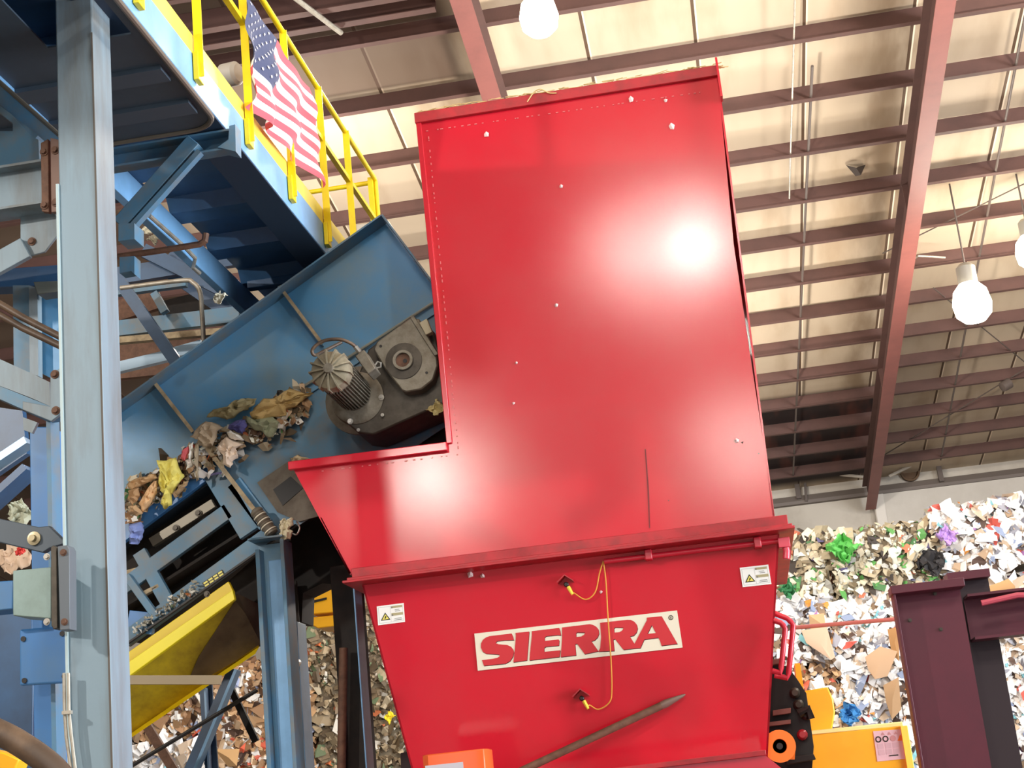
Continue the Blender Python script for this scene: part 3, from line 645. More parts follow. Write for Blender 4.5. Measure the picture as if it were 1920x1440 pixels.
def bale_mesh(kind, seed, n=620):
    rng = random.Random(seed); mb = MB()
    dark = lin({'paper': (190, 178, 164), 'card': (140, 112, 88)}.get(kind, (116, 104, 84)))
    nx, nz_ = 12, 8                                       # lumpy body
    mb2 = MB(); mb2.box((0, 0, BH/2), (BW*.96, BD*.94, BH*.95)); mb.add(mb2.v, mb2.f, 0, dark)
    big = {'paper': .165, 'plastic': .13, 'card': .17, 'brown': .11, 'grey': .11}[kind]
    for k in range(n):
        f = rng.random(); j = rng.uniform(-.035, .06)
        if f < .68: c = V((rng.uniform(-.5, .5)*BW, -BD/2-j, rng.uniform(.01, .99)*BH)); nn = V((rng.gauss(0, .55), -1, rng.gauss(.1, .55)))
        elif f < .82: c = V((rng.uniform(-.5, .5)*BW, rng.uniform(-.5, .5)*BD, BH+rng.uniform(-.04, .07))); nn = V((rng.gauss(0, .5), rng.gauss(-.2, .5), 1))
        else:
            s = rng.choice((-1, 1)); c = V((s*(BW/2+j*.6), rng.uniform(-.5, .5)*BD, rng.uniform(.01, .99)*BH)); nn = V((s, rng.gauss(-.3, .5), rng.gauss(0, .5)))
        s = big*rng.choice((.3, .4, .5, .6, .8, 1.0)) * (1.6 if rng.random() < .06 else 1)
        flake(mb, c, nn, s, pick(kind, rng), rng)
    me_o = build('waste_bale', mb, TINT, flatn=True, smooth=False)
    return me_o
BALES = {}
def bale(kind, x, z, label, var=0, y=24.0, rot=0, group='waste bales stacked before the far wall'):
    key = (kind, var)
    if key not in BALES: o = bale_mesh(kind, hash_seed[kind]+var*17); BALES[key] = o; 
    else:
        o = BALES[key].copy(); C.objects.link(o)
    o.location = (x, y + BD/2, z); o.rotation_euler.z = rot
    tag(o, label, 'bale', group); return o
hash_seed = {'paper': 11, 'plastic': 23, 'card': 37, 'brown': 51, 'grey': 63}
LZ = 1.06                                                 # low concrete ledge that carries the visible rows
struct('floor_ledge', MB().box((-2.5, 24.7, LZ/2), (19, 1.6, LZ)), CONC)
RH = 1.05
rows = [LZ, LZ+RH, LZ+2*RH, LZ+3*RH, LZ+4*RH]
word = ['lowest row', 'second row up', 'third row up', 'fourth row up', 'top row']
cols = [(.62, 'just right of the red hopper'), (2.27, 'left of the maroon frame'), (3.92, 'behind the maroon frame'), (5.57, 'at the right edge')]
grid = [['grey', 'card', 'paper'], ['paper', 'paper', 'paper'], ['paper', 'paper', 'paper'], ['paper', 'paper', 'paper']]
desc = {'paper': 'white paper bale', 'plastic': 'plastic bottle bale', 'card': 'brown cardboard bale', 'brown': 'brown mixed waste bale', 'grey': 'grey film bale'}
for ci, (x, w) in enumerate(cols):
    for ri in range(3):
        k = grid[ci][ri]; bale(k, x, rows[ri], f'{desc[k]}, {word[ri]}, {w}', (ci+ri) % 3 if k == 'paper' else 0, rot=R_(rng.uniform(-1.5, 1.5)))
bale('plastic', .75, rows[3], 'bale of crushed beige and green plastic bottles beside the red hopper, top of its stack', 0)
bale('plastic', 2.35, rows[3], 'beige plastic bale with a black bag, top of its stack left of the maroon frame', 1, rot=.05)
bale('paper', 4.03, rows[3]+.1, 'white paper bale with a lilac bag, top of the stack above the maroon frame', 3)
bale('paper', 5.66, rows[3]+.1, 'bale of bright white paper, top of the stack in the right corner', 1)
lcols = [(-2.6, 'hidden left of the red hopper'), (-4.25, 'seen just left of the red hopper'), (-5.9, 'behind the blue conveyor leg'), (-7.55, 'under the yellow trough'), (-9.2, 'behind the blue column')]
lgrid = [['grey', 'grey', 'grey'], ['grey', 'grey', 'brown'], ['grey', 'brown', 'brown'], ['card', 'card', 'card'], ['card', 'paper', 'card']]
for ci, (x, w) in enumerate(lcols):
    for ri in range(3):
        k = lgrid[ci][ri]; bale(k, x, rows[ri], f'{desc[k]}, {word[ri]}, {w}', ri % 2, rot=R_(rng.uniform(-1.5, 1.5)))
for x, w in ((-4.3, 'left of the red hopper, top of its stack'), (-5.95, 'left of the blue conveyor leg, top of its stack')):
    bale('brown', x, rows[3]-.25, 'low brown waste bale ' + w, 1)
# loose things on the bales
def crumple(c, size, seed, n=V((0, -1, .2)), amp=.35, res=9, el=1.0, rot=0):
    rng = random.Random(seed); n = V(n).normalized(); u = n.orthogonal().normalized(); w = n.cross(u)
    u, w = u*math.cos(rot)+w*math.sin(rot), w*math.cos(rot)-u*math.sin(rot); vs = []; o = V((rng.random()*50, rng.random()*50, seed*1.7))
    for i in range(res):
        for j in range(res):
            a, b_ = i/(res-1)-.5, j/(res-1)-.5; k = 1 + .5*noise.noise(V((a*2.2, b_*2.2, 31))+o)
            h = noise.noise(V((a*3.2, b_*3.2, 0))+o)*amp + (.5-abs(noise.noise(V((a*6, b_*5, 3))+o))*1.6)*amp*.7 + noise.noise(V((a*14, b_*14, 7))+o)*amp*.28
            vs.append(V(c) + (u*(a*el*k+noise.noise(V((a*5, b_*5, 9))+o)*.18) + w*(b_*k+noise.noise(V((a*5, b_*5, 19))+o)*.22) + n*h)*size)
    return MB().add(vs, [(i*res+j, (i+1)*res+j, (i+1)*res+j+1, i*res+j+1) for i in range(res-1) for j in range(res-1)])
def rag(name, px, py, Y, spx, col, label, cat, seed, n=(0, -1, .2), el=1.0, rot=0, amp=.35, rough=.7):
    o = build(name, crumple(at(px, py, Y=Y), spx*mpp(px, py, Y), seed, V(n), amp, 17, el, rot), mat('cloth_%d_%d_%d' % col, col, rough), smooth=True)
    so = o.modifiers.new('thick', 'SOLIDIFY'); so.thickness = .004
    return tag(o, label, cat)
rag('black_bag', 1742, 1053, 23.85, 44, (46, 44, 46), 'crumpled black bag on the bales left of the maroon frame', 'bag', 1)
rag('purple_bag', 1776, 1003, 23.85, 30, (186, 150, 214), 'crumpled lilac bag on the top white bale', 'bag', 2)
rag('blue_carton', 1592, 1340, 23.85, 36, (60, 130, 190), 'crumpled bright blue wrapper above the yellow machine', 'wrapper', 3)
def card(outline, Y, col, label, fold):
    P = pts(outline, Y); f = V((0, -.06, 0)); n = len(P)
    for k in fold: P[k] = P[k] + f
    c = sum(P, V((0, 0, 0)))/n + V((0, -.05, .0)); b = MB()
    b.add(P + [c] + [p + V((0, .01, 0)) for p in P] , [(k, (k+1) % n, n) for k in range(n)] + [tuple(range(n+1, 2*n+1))] + [(k, (k+1) % n, n+1+(k+1) % n, n+1+k) for k in range(n)])
    return one('cardboard_piece', b, mat('card_%d_%d_%d' % col, col, .8), label, 'cardboard')
card([(1502, 1182), (1550, 1176), (1566, 1232), (1558, 1238), (1512, 1206)], 23.8, (206, 176, 150), 'large flat tan cardboard piece in the paper bale beside the grab handles', (1, 3))
card([(1622, 1232), (1650, 1212), (1682, 1222), (1664, 1268), (1640, 1274), (1628, 1256)], 23.8, (190, 156, 124), 'folded tan cardboard piece left of the maroon frame', (2, 4))
card([(1656, 1285), (1684, 1270), (1690, 1330), (1672, 1350), (1662, 1318)], 23.8, (176, 142, 106), 'narrow brown cardboard piece low beside the maroon frame', (1, 3))
card([(1516, 1154), (1545, 1150), (1548, 1176), (1520, 1182)], 23.8, (196, 158, 118), 'corrugated brown cardboard piece just below the guide rail end', (0, 2))
card([(1664, 1180), (1684, 1176), (1686, 1240), (1672, 1226)], 23.8, (178, 132, 84), 'brown cardboard strip against the maroon frame', (1,))
card([(402, 1405), (449, 1404), (446, 1436), (428, 1438)], 23.7, (196, 156, 108), 'plain tan cardboard piece behind the blue braces', (2,))
card([(1846, 1102), (1890, 1086), (1902, 1100), (1904, 1112), (1848, 1116)], 23.4, (196, 152, 104), 'tan cardboard piece above the maroon branch beam', (1, 2))
rag('green_bottle_clump', 1578, 1030, 23.75, 46, (92, 176, 84), 'bright green crushed bottles in the top bale beside the hopper', 'bottles', 10, amp=.45)
rag('green_bottle', 1478, 1105, 23.75, 26, (50, 120, 74), 'dark green crushed bottle low in the bale beside the hopper', 'bottle', 14, amp=.45)
rag('yellow_plastic_disc', 730, 1344, 23.7, 16, (232, 206, 40), 'small yellow plastic disc on the bale left of the lower hopper', 'disc', 12, amp=.2)

# ================================================================== WALKWAY
WX = -2.5
deck = thing('walkway_platform', (WX, 8, 5.5), 'blue steel walkway platform high on the left', 'platform')
yA, yB = 3.5, 11.85
build('edge_beam', MB().box((WX-.04, (yA+yB)/2, 5.655), (.09, yB-yA, .22)), BLUEB, deck, .004)
build('edge_beam_flange', MB().box((WX-.11, (yA+yB)/2, 5.545), (.22, yB-yA, .015)), mat('dark_blue_flange', (40, 56, 78), .5), deck)
build('toe_board', MB().box((WX-.005, (yA+yB)/2, 5.815), (.02, yB-yA, .135)), YELP, deck, .003)
build('inner_beam', MB().box((-3.32, (yA+yB)/2+.4, 5.52), (.06, yB-yA-.8, .2)), BLUEB, deck, .004)
b = MB(); k = 0; y = yA; prof = []
while y < yB:                                            # folded deck underside, ribs run across the walkway
    prof += [(y, 5.71), (y+.40, 5.71), (y+.47, 5.62), (y+.66, 5.62)]; y += .73
prof = prof + [(yy, zz+.006) for yy, zz in reversed(prof)]
b.prism([(-3.3, yy, zz) for yy, zz in prof], (.74, 0, 0)); build('ribbed_deck', b, NAVY, deck)
build('back_deck', MB().box((-4.8, 6.15, 5.64), (3.0, 5.3, .02)), NAVY, deck)
for y, z in ((10.55, 5.60), (11.3, 5.6)):
    build('cross_rod', MB().bar((-3.25, y, z), (-2.6, y, z), .06, .06), NAVY, deck, .006)
# dark belt pan hung below the deck, with a rolled rim
pc = [at(-60, 305, Z=5.44), at(205, 268, Z=5.44), at(395, 241, Z=5.44)]
yk = pc[2].y; xk = at(413, 240, Z=5.44).x
pan = thing('belt_pan', (-4, 6, 5.44), 'dark grey pan with a rolled rim under the walkway', 'pan')
R1_ = .16; arc = [(xk-R1_+R1_*math.cos(a*math.pi/12), yk-R1_+R1_*math.sin(a*math.pi/12)) for a in range(7)]
out = [(xk, 5.7)] + arc + [(-6.5, yk), (-6.5, 5.7), (-2.95, 5.7), (-2.95, 6.49), (-2.515, 6.49), (-2.515, 5.7)]
build('sheet', MB().prism([(x, y, 5.45) for x, y in out], (0, 0, .01)), BELT, pan)
build('rim', MB().tube([(x, y, 5.447) for x, y in [(xk, 5.7), (xk, 7)] + arc + [(-4, yk), (-6.5, yk)]], .016, 8), mat('worn_rim', (112, 106, 96), .5, .3), pan)
for y in (6.9, 7.3): build('stiffener', MB().box((-4.5, y, 5.44), (4.0, .14, .03)), mat('belt_rib', (70, 84, 98), .6), pan)
# cross beam with diagonal knee brace
cb = thing('cross_beam', at(330, 280, Y=7.86), 'blue grey cross beam with a knee brace under the walkway, right of the column', 'beam')
zt, zb = at(330, 263, Y=7.85).z, at(330, 300, Y=7.85).z
build('channel', MB().chan((-3.7, 7.9, (zt+zb)/2), (WX+.06, 7.9, (zt+zb)/2), .09, zt-zb, .012), BLUED, cb)
build('end_plate', MB().prism(pts([(430, 236), (441, 233), (442, 284), (408, 276), (428, 262)], 7.8), (0, .1, 0)), BLUED, cb)
build('knee_brace', MB().bar(at(368, 268, Y=7.83), at(228, 425, Y=7.83), .09, .1, (0, 1, 0)), BLUED, cb, .004)
build('knee_edge', MB().bar(at(376, 285, Y=7.80), at(250, 425, Y=7.80), .03, .05, (0, 1, 0)), BLUED, cb)
build('foot_block', plate([(222, 420), (252, 418), (252, 448), (222, 452)], 7.76, .14), BLUED, cb)
# railing
rail = thing('guard_rail', (WX, 8, 5.6), 'bright yellow guard rail along the edge of the walkway', 'railing')
rz = 6.83
ye = at(697, 340, X=WX).y
build('top_rail', MB().tube([(WX+.03, 2.5, rz), (WX+.03, ye-.03, rz), (WX+.03, ye, rz-.02), (WX+.03, ye, 5.7)], .021, 10), YEL, rail)
mz = at(650, 345, X=WX).z
build('mid_rail', MB().bar((WX+.03, 2.5, mz), (WX+.03, ye, mz), .036, .036), YEL, rail)
for x, y in ((265, 22), (377, 166), (472, 285), (552, 383), (618, 462), (663, 470)):
    p = at(x, y, X=WX+.035); yy = p.y if x != 663 else at(655, 350, X=WX+.03).y
    po = build('post', MB().angle((WX+.012, yy-.02, 5.62), (WX+.012, yy-.02, rz), .045, .05, .008, (1, 0, 0)), YEL, rail)
    build('post_foot', MB().box((WX+.025, yy, 5.68), (.03, .085, .17)), YEL, po, .003)
build('end_post', MB().bar((WX+.0, ye-.05, 5.6), (WX+.0, ye-.05, rz), .04, .04, (0, 1, 0)), YEL, rail)
build('end_rail', MB().tube([(WX+.0, ye-.02, rz-.03), (WX-.85, ye-.02, rz-.03)], .02, 10), YEL, rail)
# flag on the rail
A, B_ = at(455, -14, X=WX+.07), at(583, 166, X=WX+.07)
fl_t = thing('flag', (WX+.07, A.y, 5.9), 'stars and stripes flag hung from the yellow guard rail', 'flag')
NU, NV = 52, 39
cTL, cTR, cBL, cBR = A, B_, at(471, 200, X=WX+.07), at(600, 352, X=WX+.07)
mid = at(517, 258, X=WX+.07)
def fpt(u, v, off=0):
    top_ = cTL.lerp(cTR, u); q = cBL.lerp(cBR, u); q = q + (mid - cBL.lerp(cBR, .42))*math.sin(math.pi*u)*.9
    p = top_.lerp(q, v); p.z -= .03*math.sin(math.pi*u)*(1-v)
    fold = .026*math.sin(u*19+v*3.5)*(.25+v) + .018*math.sin(u*9-v*7)*v + .012*math.sin(v*16+u*5)
    p.y += .04*math.sin(v*9+u*6)*v*(1-u)
    return p + V((.005+fold+off, 1.3*fold, 0))
b = MB()
g_ = [[fpt(i/NU, j/NV) for j in range(NV+1)] for i in range(NU+1)]
vs = [p for c_ in g_ for p in c_]
for i in range(NU):
    for j in range(NV):
        st = j*13//NV; mi = 0 if st % 2 == 0 else 1
        if i < NU*.4 and st < 7: mi = 2
        b.f.append((i*(NV+1)+j, (i+1)*(NV+1)+j, (i+1)*(NV+1)+j+1, i*(NV+1)+j+1)); b.m.append(mi); b.c.append(None)
b.v = [tuple(p) for p in vs]  # cloth grid first, the printed stars are added to the same mesh
for r_ in range(9):
    for c_ in range(6 if r_ % 2 == 0 else 5):
        u0 = .4*((c_*2+1+(r_ % 2))/12); v0 = 7/13*(r_+1)/10; s = .017
        P = []
        for k in range(10):
            a = math.pi*k/5; rr_ = s if k % 2 == 0 else s*.42
            P.append(fpt(u0+math.sin(a)*rr_*.62, v0-math.cos(a)*rr_, .008))
        b.add(P + [fpt(u0, v0, .009)], [(k, (k+1) % 10, 10) for k in range(10)], 1)
build('cloth', b, [FLAGR, FLAGW, FLAGB], fl_t)
p = at(432, 140, X=WX-.3)
one('round_beacon', MB().lathe([(.07, -.06), (.08, -.05), (.08, .05), (.06, .07)], p, (1, -.3, -.1), 20), mat('grey_beacon', (186, 180, 170), .5), 'pale round drum lamp behind the toe board of the walkway', 'lamp')
bx = at(700, 408, X=WX-.3)
one('walkway_box', MB().box(bx+V((0, .1, -.1)), (.3, .3, .06)), mat('pale_box', (196, 188, 172), .6), 'pale flat box at the far end of the walkway', 'box')

# ================================================================== BLUE COLUMN AND STEELWORK ON THE LEFT
colm = thing('steel_column', (-2.72, 6.4, 0), 'tall blue grey steel column standing on the left', 'column')
CY = 6.25
xr = at(213, 300, Y=CY+.18).x; xm = at(184, 440, Y=CY).x; xl = at(112, 440, Y=CY).x
b = MB().box(((xl+xm)/2, CY+.11, 2.88), (xm-xl, .22, 5.76)); build('shaft', b, BLUEC, colm, .008)
build('flange_edge', MB().box((xl-.004, CY+.005, 2.3), (.012, .03, 4.6)), mat('pale_edge', (176, 196, 200), .5), colm)
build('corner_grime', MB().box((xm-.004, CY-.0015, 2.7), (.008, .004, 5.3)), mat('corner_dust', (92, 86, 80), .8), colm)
# bolted stub plates on the column
def bolted(parent, name, l, Y, t, m, bolts, bm=RUST, br=.014, bev=.003):
    o = build(name, plate(l, Y, t), m, parent, bev)
    for x, y in bolts: build('bolt', MB().bolt(at(x, y, Y=Y), br), bm, o)
    return o
hb = thing('header_beam', at(40, 355, Y=6.35), 'blue grey header beam bolted to the left of the column by rusty plates', 'beam')
p0, p1 = at(-420, 405, Y=6.42), at(84, 345, Y=6.42); h_ = 84*mpp(40, 350, 6.4)
zc = p1.z
build('web', MB().box(((p0.x+p1.x)/2, 6.45, zc), (p1.x-p0.x, .012, h_)), BLUEC, hb)
for s in (1, -1): build('flange', MB().box(((p0.x+p1.x)/2, 6.45, zc+s*h_/2), (p1.x-p0.x, .14, .012)), BLUEC, hb)
bolted(hb, 'end_plate', [(76, 268), (90, 260), (92, 398), (78, 396)], 6.36, .03, RUST, [(83, 285), (84, 385)])
bolted(hb, 'end_plate', [(94, 258), (112, 262), (114, 396), (96, 398)], 6.34, .03, mat('primer_plate', (124, 96, 84), .6), [(104, 282), (105, 380)])
build('stop_block', plate([(-20, 246), (24, 246), (24, 218), (58, 255), (72, 262), (74, 310), (-20, 318)], 6.5, .04), BLUED, hb)
sl = thing('sloping_channel', at(50, 210, Y=6.6), 'dusty blue channel sloping down to the column at upper left', 'channel')
build('web', MB().prism(pts([(-30, 128), (112, 256), (112, 288), (84, 266), (-30, 172)], 6.62), (0, .02, 0)), BLUED, sl)
build('rim', MB().tube([at(-30, 128, Y=6.58), at(112, 254, Y=6.58)], .012, 8), mat('worn_rim', (112, 106, 96), .5, .3), sl)
build('lower_flange', MB().bar(at(-30, 182, Y=6.56), at(76, 266, Y=6.56), .03, .1, (0, 1, 0)), BLUED, sl)
gus = thing('gusset_brace', at(40, 460, Y=6.5), 'blue grey diagonal brace on a gusset plate left of the column', 'brace')
bolted(gus, 'gusset_plate', [(38, 398), (100, 398), (114, 412), (112, 436), (84, 472), (56, 480), (38, 456)], 6.5, .014, BLUEC, [(60, 453)])
build('diagonal', MB().prism(pts([(-20, 478), (38, 446), (56, 480), (-20, 522)], 6.47), (0, .03, 0)), BLUEC, gus, .003)
# rear frame behind the column
rf = thing('post_framework', at(60, 620, Y=7.2) - V((0, 0, .5)), 'dark blue rear frame of posts behind the left column', 'frame')
build('top_beam', plate([(-30, 506), (118, 496), (118, 534), (-30, 540)], 7.3, .12), NAVY, rf, .004)
build('post', plate([(24, 535), (54, 535), (56, 700), (26, 696)], 7.2, .05), BLUED, rf)
build('post', plate([(54, 535), (70, 540), (72, 705), (56, 700)], 7.18, .05), BLUEC, rf)
build('post', plate([(76, 530), (118, 530), (118, 720), (78, 700)], 7.25, .05), BLUE, rf)
build('bracket', plate([(62, 528), (116, 526), (116, 545), (70, 552)], 7.1, .1), mat('bracket_grey', (90, 96, 92), .6), rf, .004)
pi = [((-30, 552), (118, 634)), ((-30, 574), (116, 650))]
for (a, c), w in zip(pi, ('upper', 'lower')):
    one('cable_pipe', MB().tube([at(*a, Y=6.9), at((a[0]+c[0])/2, (a[1]+c[1])/2+3, Y=6.9), at(*c, Y=6.9)], .018, 10), RUBBER, f'{w} of two dusty pipes slanting down to the left column', 'pipe')
lc = thing('lower_channel', at(40, 730, Y=6.5), 'grey blue channel end bolted on the left of the column', 'channel')
build('web', MB().prism(pts([(-30, 660), (70, 705), (92, 716), (95, 762), (56, 745), (-30, 712)], 6.5), (0, .012, 0)), BLUEC, lc)
build('lower_flange', MB().prism(pts([(-30, 712), (95, 762), (95, 770), (60, 775), (-30, 735)], 6.5), (0, .2, 0)), BLUED, lc)
bolted(lc, 'end_plate', [(94, 700), (113, 690), (115, 775), (96, 790), (42, 768), (42, 752), (94, 762)], 6.47, .02, BLUEC, [(103, 702), (105, 770)])
build('lug', plate([(43, 782), (70, 792), (60, 812), (44, 806)], 6.46, .02), BLUEC, lc)
sc2 = thing('blue_post', at(82, 1100, Y=6.7) - V((0, 0, 2)), 'bright blue box post just left of the grey blue column', 'post')
build('shaft', MB().prism([at(55, 800, Y=6.7), at(98, 800, Y=6.7), V((at(98, 800, Y=6.7).x, 6.7, .0)), V((at(55, 800, Y=6.7).x, 6.7, .0))], (0, .15, 0)), BLUEP, sc2, .005)
build('edge_strip', MB().box(at(103, 1000, Y=6.72) - V((0, 0, .6)), (.022, .1, 2.4)), BLUED, sc2)
build('flange_plate', MB().prism(pts([(36, 1180), (128, 1172), (132, 1280), (36, 1286)], 6.55), (0, .02, 0)), BLUEP, sc2, .012)
for x, y in ((44, 1198), (117, 1188), (46, 1276), (121, 1268)): build('bolt_hole', MB().disc(at(x, y, Y=6.548), .012, .004), BLACK, sc2)
tr = thing('roller_arm', at(60, 1005, Y=6.3), 'dark grey arm with a big round bolt at lower left', 'arm')
build('bar', MB().prism(pts([(-30, 966), (72, 988), (92, 986), (122, 1016), (118, 1020), (92, 1028), (80, 1036), (-30, 1010)], 6.35), (0, .04, 0)), mat('dark_grey_bar', (74, 86, 98), .5), tr, .004)
c = at(65, 1010, Y=6.35); r = 13*mpp(65, 1010, 6.35)
build('bolt', MB().lathe([(r, 0), (r, .01), (r*.5, .012), (r*.45, .03)], c, (0, -1, 0), 20), mat('bolt_bronze', (170, 158, 128), .4, .5), tr)
fl2 = thing('flange_coupling', at(80, 1110, Y=6.2), 'bolted flange with a pale square stub bolted on the left of the column', 'flange')
build('stub', plate([(24, 1070), (96, 1063), (96, 1160), (24, 1154)], 6.12, .16), mat('stub_paint', (140, 164, 162), .5, dirt=(110, 130, 120), amount=.6, scale=6), fl2, .004)
bolted(fl2, 'flange_plate', [(95, 1026), (100, 1022), (106, 1026), (108, 1178), (100, 1180), (96, 1172)], 6.08, .06, CASTD, [(88, 1044), (88, 1166)], STEEL, .01)
bolted(fl2, 'flange_plate', [(108, 1024), (126, 1022), (130, 1030), (131, 1180), (112, 1182)], 6.06, .07, mat('flange_grey', (92, 100, 108), .5), [(119, 1036), (121, 1166)], RUST, .01)
one('square_tube', plate([(-30, 1092), (24, 1088), (24, 1142), (-30, 1148)], 6.4, .14), BLUEP, 'short blue square tube at the left edge beside the pale stub', 'tube', bevel=.006)
cd = thing('conduit_pair', at(128, 1440, Y=6.2) - V((0, 0, .5)), 'pair of pale conduits running down beside the column foot', 'conduit')
for dx in (0, 8): build('conduit', MB().tube([at(120+dx, 1262, Y=6.2), at(121+dx, 1330, Y=6.2), at(124+dx*1.2, 1380, Y=6.2), at(134+dx, 1450, Y=6.2)], .0075, 8), GALV, cd)
build('clamp', MB().box(at(126, 1336, Y=6.19), (.04, .02, .014)), GALV, cd)
one('black_hose', MB().tube(smooth_path([at(x, y, Y=5.2) for x, y in ((-420, 1300), (-200, 1312), (-60, 1352), (0, 1374), (50, 1402), (100, 1440), (140, 1490))]), 24*mpp(50, 1400, 5.2), 18), RUBBER, 'thick brown black hose at the bottom left corner', 'hose')
one('yellow_guard', plate([(-30, 1402), (10, 1412), (36, 1424), (20, 1460), (-30, 1460)], 5.9, .1), YELM, 'yellow guard corner at the bottom left', 'guard', bevel=.006)
one('blue_cylinder_frame', plate([(-30, 1150), (60, 1150), (62, 1290), (60, 1450), (-30, 1450)], 7.3, .2), NAVY, 'dark blue plate frame behind the bright blue post', 'frame', bevel=.006)
one('slanted_blue_sheet', plate([(-30, 760), (42, 770), (50, 850), (-30, 905)], 8.0, .05), NAVY, 'dark blue sheet seen at the left edge under the channel', 'sheet')
b = MB().bar(at(-20, 878, Y=7.6), at(55, 828, Y=7.6), .04, .1, (0, 1, 0)); one('slanted_rail', b, mat('shiny_blue', (120, 150, 176), .3, .3), 'shiny blue rail slanting up at the left edge', 'rail')
b = MB().bar(at(-20, 950, Y=7.7), at(58, 880, Y=7.7), .04, .16, (0, 1, 0)); one('slanted_rail', b, NAVY, 'dark blue beam slanting up at the left edge below the shiny rail', 'rail')
rag('crumpled_film', 38, 965, 7.4, 44, (170, 172, 150), 'crumpled grey film caught left of the blue post', 'film', 31)
rag('torn_carton', 20, 1045, 7.5, 64, (206, 178, 152), 'torn tan carton at the left edge under the grey arm', 'carton', 32, amp=.12)
rag('red_wrapper', 38, 1033, 7.42, 16, (206, 60, 52), 'small red wrapper on the torn carton at the left edge', 'wrapper', 33)

# ================================================================== CONVEYOR
KY = 10.0
cv = thing('incline_conveyor', (-2.9, 10.6, 2.2), 'dusty blue incline conveyor rising into the red hopper', 'conveyor')
build('upper_skirt', plate([(60, 880), (718, 414), (838, 572), (838, 574), (240, 955), (60, 1075)], KY, .012), BLUE, cv)
build('skirt_top_flange', MB().bar(at(60, 870, Y=KY-.16)+V((0, .08, 0)), at(714, 403, Y=KY-.16)+V((0, .08, 0)), .16, .012, V((0, 0, 1))), BLUED, cv)
build('skirt_end_flange', MB().bar(at(716, 402, Y=KY-.16)+V((0, .08, 0)), at(836, 562, Y=KY-.16)+V((0, .08, 0)), .012, .16, V((0, 1, 0))), BLUED, cv)
build('lower_side_frame', plate([(590, 712), (835, 556), (835, 800), (700, 890), (560, 985), (505, 1005), (372, 838)], KY+.02, .012), BLUED, cv)
build('far_side_panel', plate([(60, 870), (715, 403), (835, 560), (835, 800), (505, 1005), (250, 1180), (60, 1300)], KY+1.15, .012), NAVY, cv)
b = MB(); p = [at(835, 610, Y=KY+.04), at(60, 1120, Y=KY+.04)]; build('carrying_belt', MB().bar(p[0]+V((0, .56, 0)), p[1]+V((0, .56, 0)), 1.06, .02, V((0, 0, 1))), BELT, cv)
p = [at(760, 800, Y=KY+.04), at(160, 1180, Y=KY+.04)]; build('return_belt', MB().bar(p[0]+V((0, .56, 0)), p[1]+V((0, .56, 0)), 1.06, .02, V((0, 0, 1))), VOID, cv)
build('skirt_rail', MB().tube([at(812, 568, Y=KY-.03), at(226, 946, Y=KY-.03)], .011, 8), mat('pale_rail', (150, 152, 140), .5, .3), cv)
def rib(a, c, w, m=TAN):
    P, Q = at(*a, Y=KY-.03), at(*c, Y=KY-.03)
    o = build('side_rib', MB().bar(P, Q, .012, .07, V((0, 1, 0))), BLUED, cv)
    build('rib_edge', MB().bar(P+V((.012, -.037, 0)), Q+V((.012, -.037, 0)), w, .006, V((0, 1, 0))), m, o)
rib((524, 540), (604, 648), .022); rib((284, 712), (362, 812), .024); rib((380, 832), (512, 1004), .03)
# slotted lower frame on the left: bars around two slots
def kbar(n, a, c, h, m=BLUED, Y=KY, t=.05): return build(n, MB().bar(at(*a, Y=Y+t/2), at(*c, Y=Y+t/2), h*mpp(350, 1000, Y), t, V((0, 1, 0))), m, cv, .003)
kbar('slot_rail', (215, 1012), (392, 880), 34, BLUEP)
kbar('slot_rail', (225, 1106), (430, 958), 30)
kbar('slot_rail', (235, 1200), (520, 992), 30)
kbar('slot_strap', (285, 1018), (402, 944), 18, mat('oily_strap', (104, 98, 86), .4, .4), KY-.02)
kbar('slot_post', (398, 880), (470, 1000), 42)
kbar('slot_post', (262, 1035), (315, 1130), 26)
kbar('corner_post', (440, 905), (500, 985), 30, BLUE)
build('slot_shade_sheet', plate([(215, 1000), (420, 870), (500, 990), (250, 1180), (215, 1180)], KY+.25, .02), VOID, cv)  # black sheet standing in for the shade behind the slots
for x, y in ((330, 990), (372, 962)): build('strap_bolt', MB().bolt(at(x, y, Y=KY-.03), .016), CASTD, cv)
build('bottom_flange', MB().bar(at(240, 1206, Y=KY-.02), at(556, 984, Y=KY-.02), .03, .012, V((0, 0, 1))), BLACK, cv)
for a, c in (((235, 1075), (268, 1066)), ((262, 1118), (300, 1098))): kbar('grid_bar', a, c, 8, TAN)
kbar('side_brace', (238, 1080), (296, 1160), 14, BLUED, KY-.04)
kbar('brace_plate', (242, 1165), (290, 1170), 40, BLUEP)
o = build('caution_label', plate([(379, 1093), (416, 1068), (421, 1078), (384, 1103)], KY-.012, .004), STKB, cv)
tag(o, 'small yellow and black caution label')
b = MB()
for k in range(2):
    for j in range(4):
        x = 381+j*9+k*2.4; y = 1093-j*6.2+k*4.6; b.add([at(x+a_, y+b_, Y=KY-.014) for a_, b_ in ((0, 0), (7.2, -4.6), (9, -1.8), (1.8, 2.8))], [(0, 1, 2, 3)])
build('label_text_block', b, STKY, o)
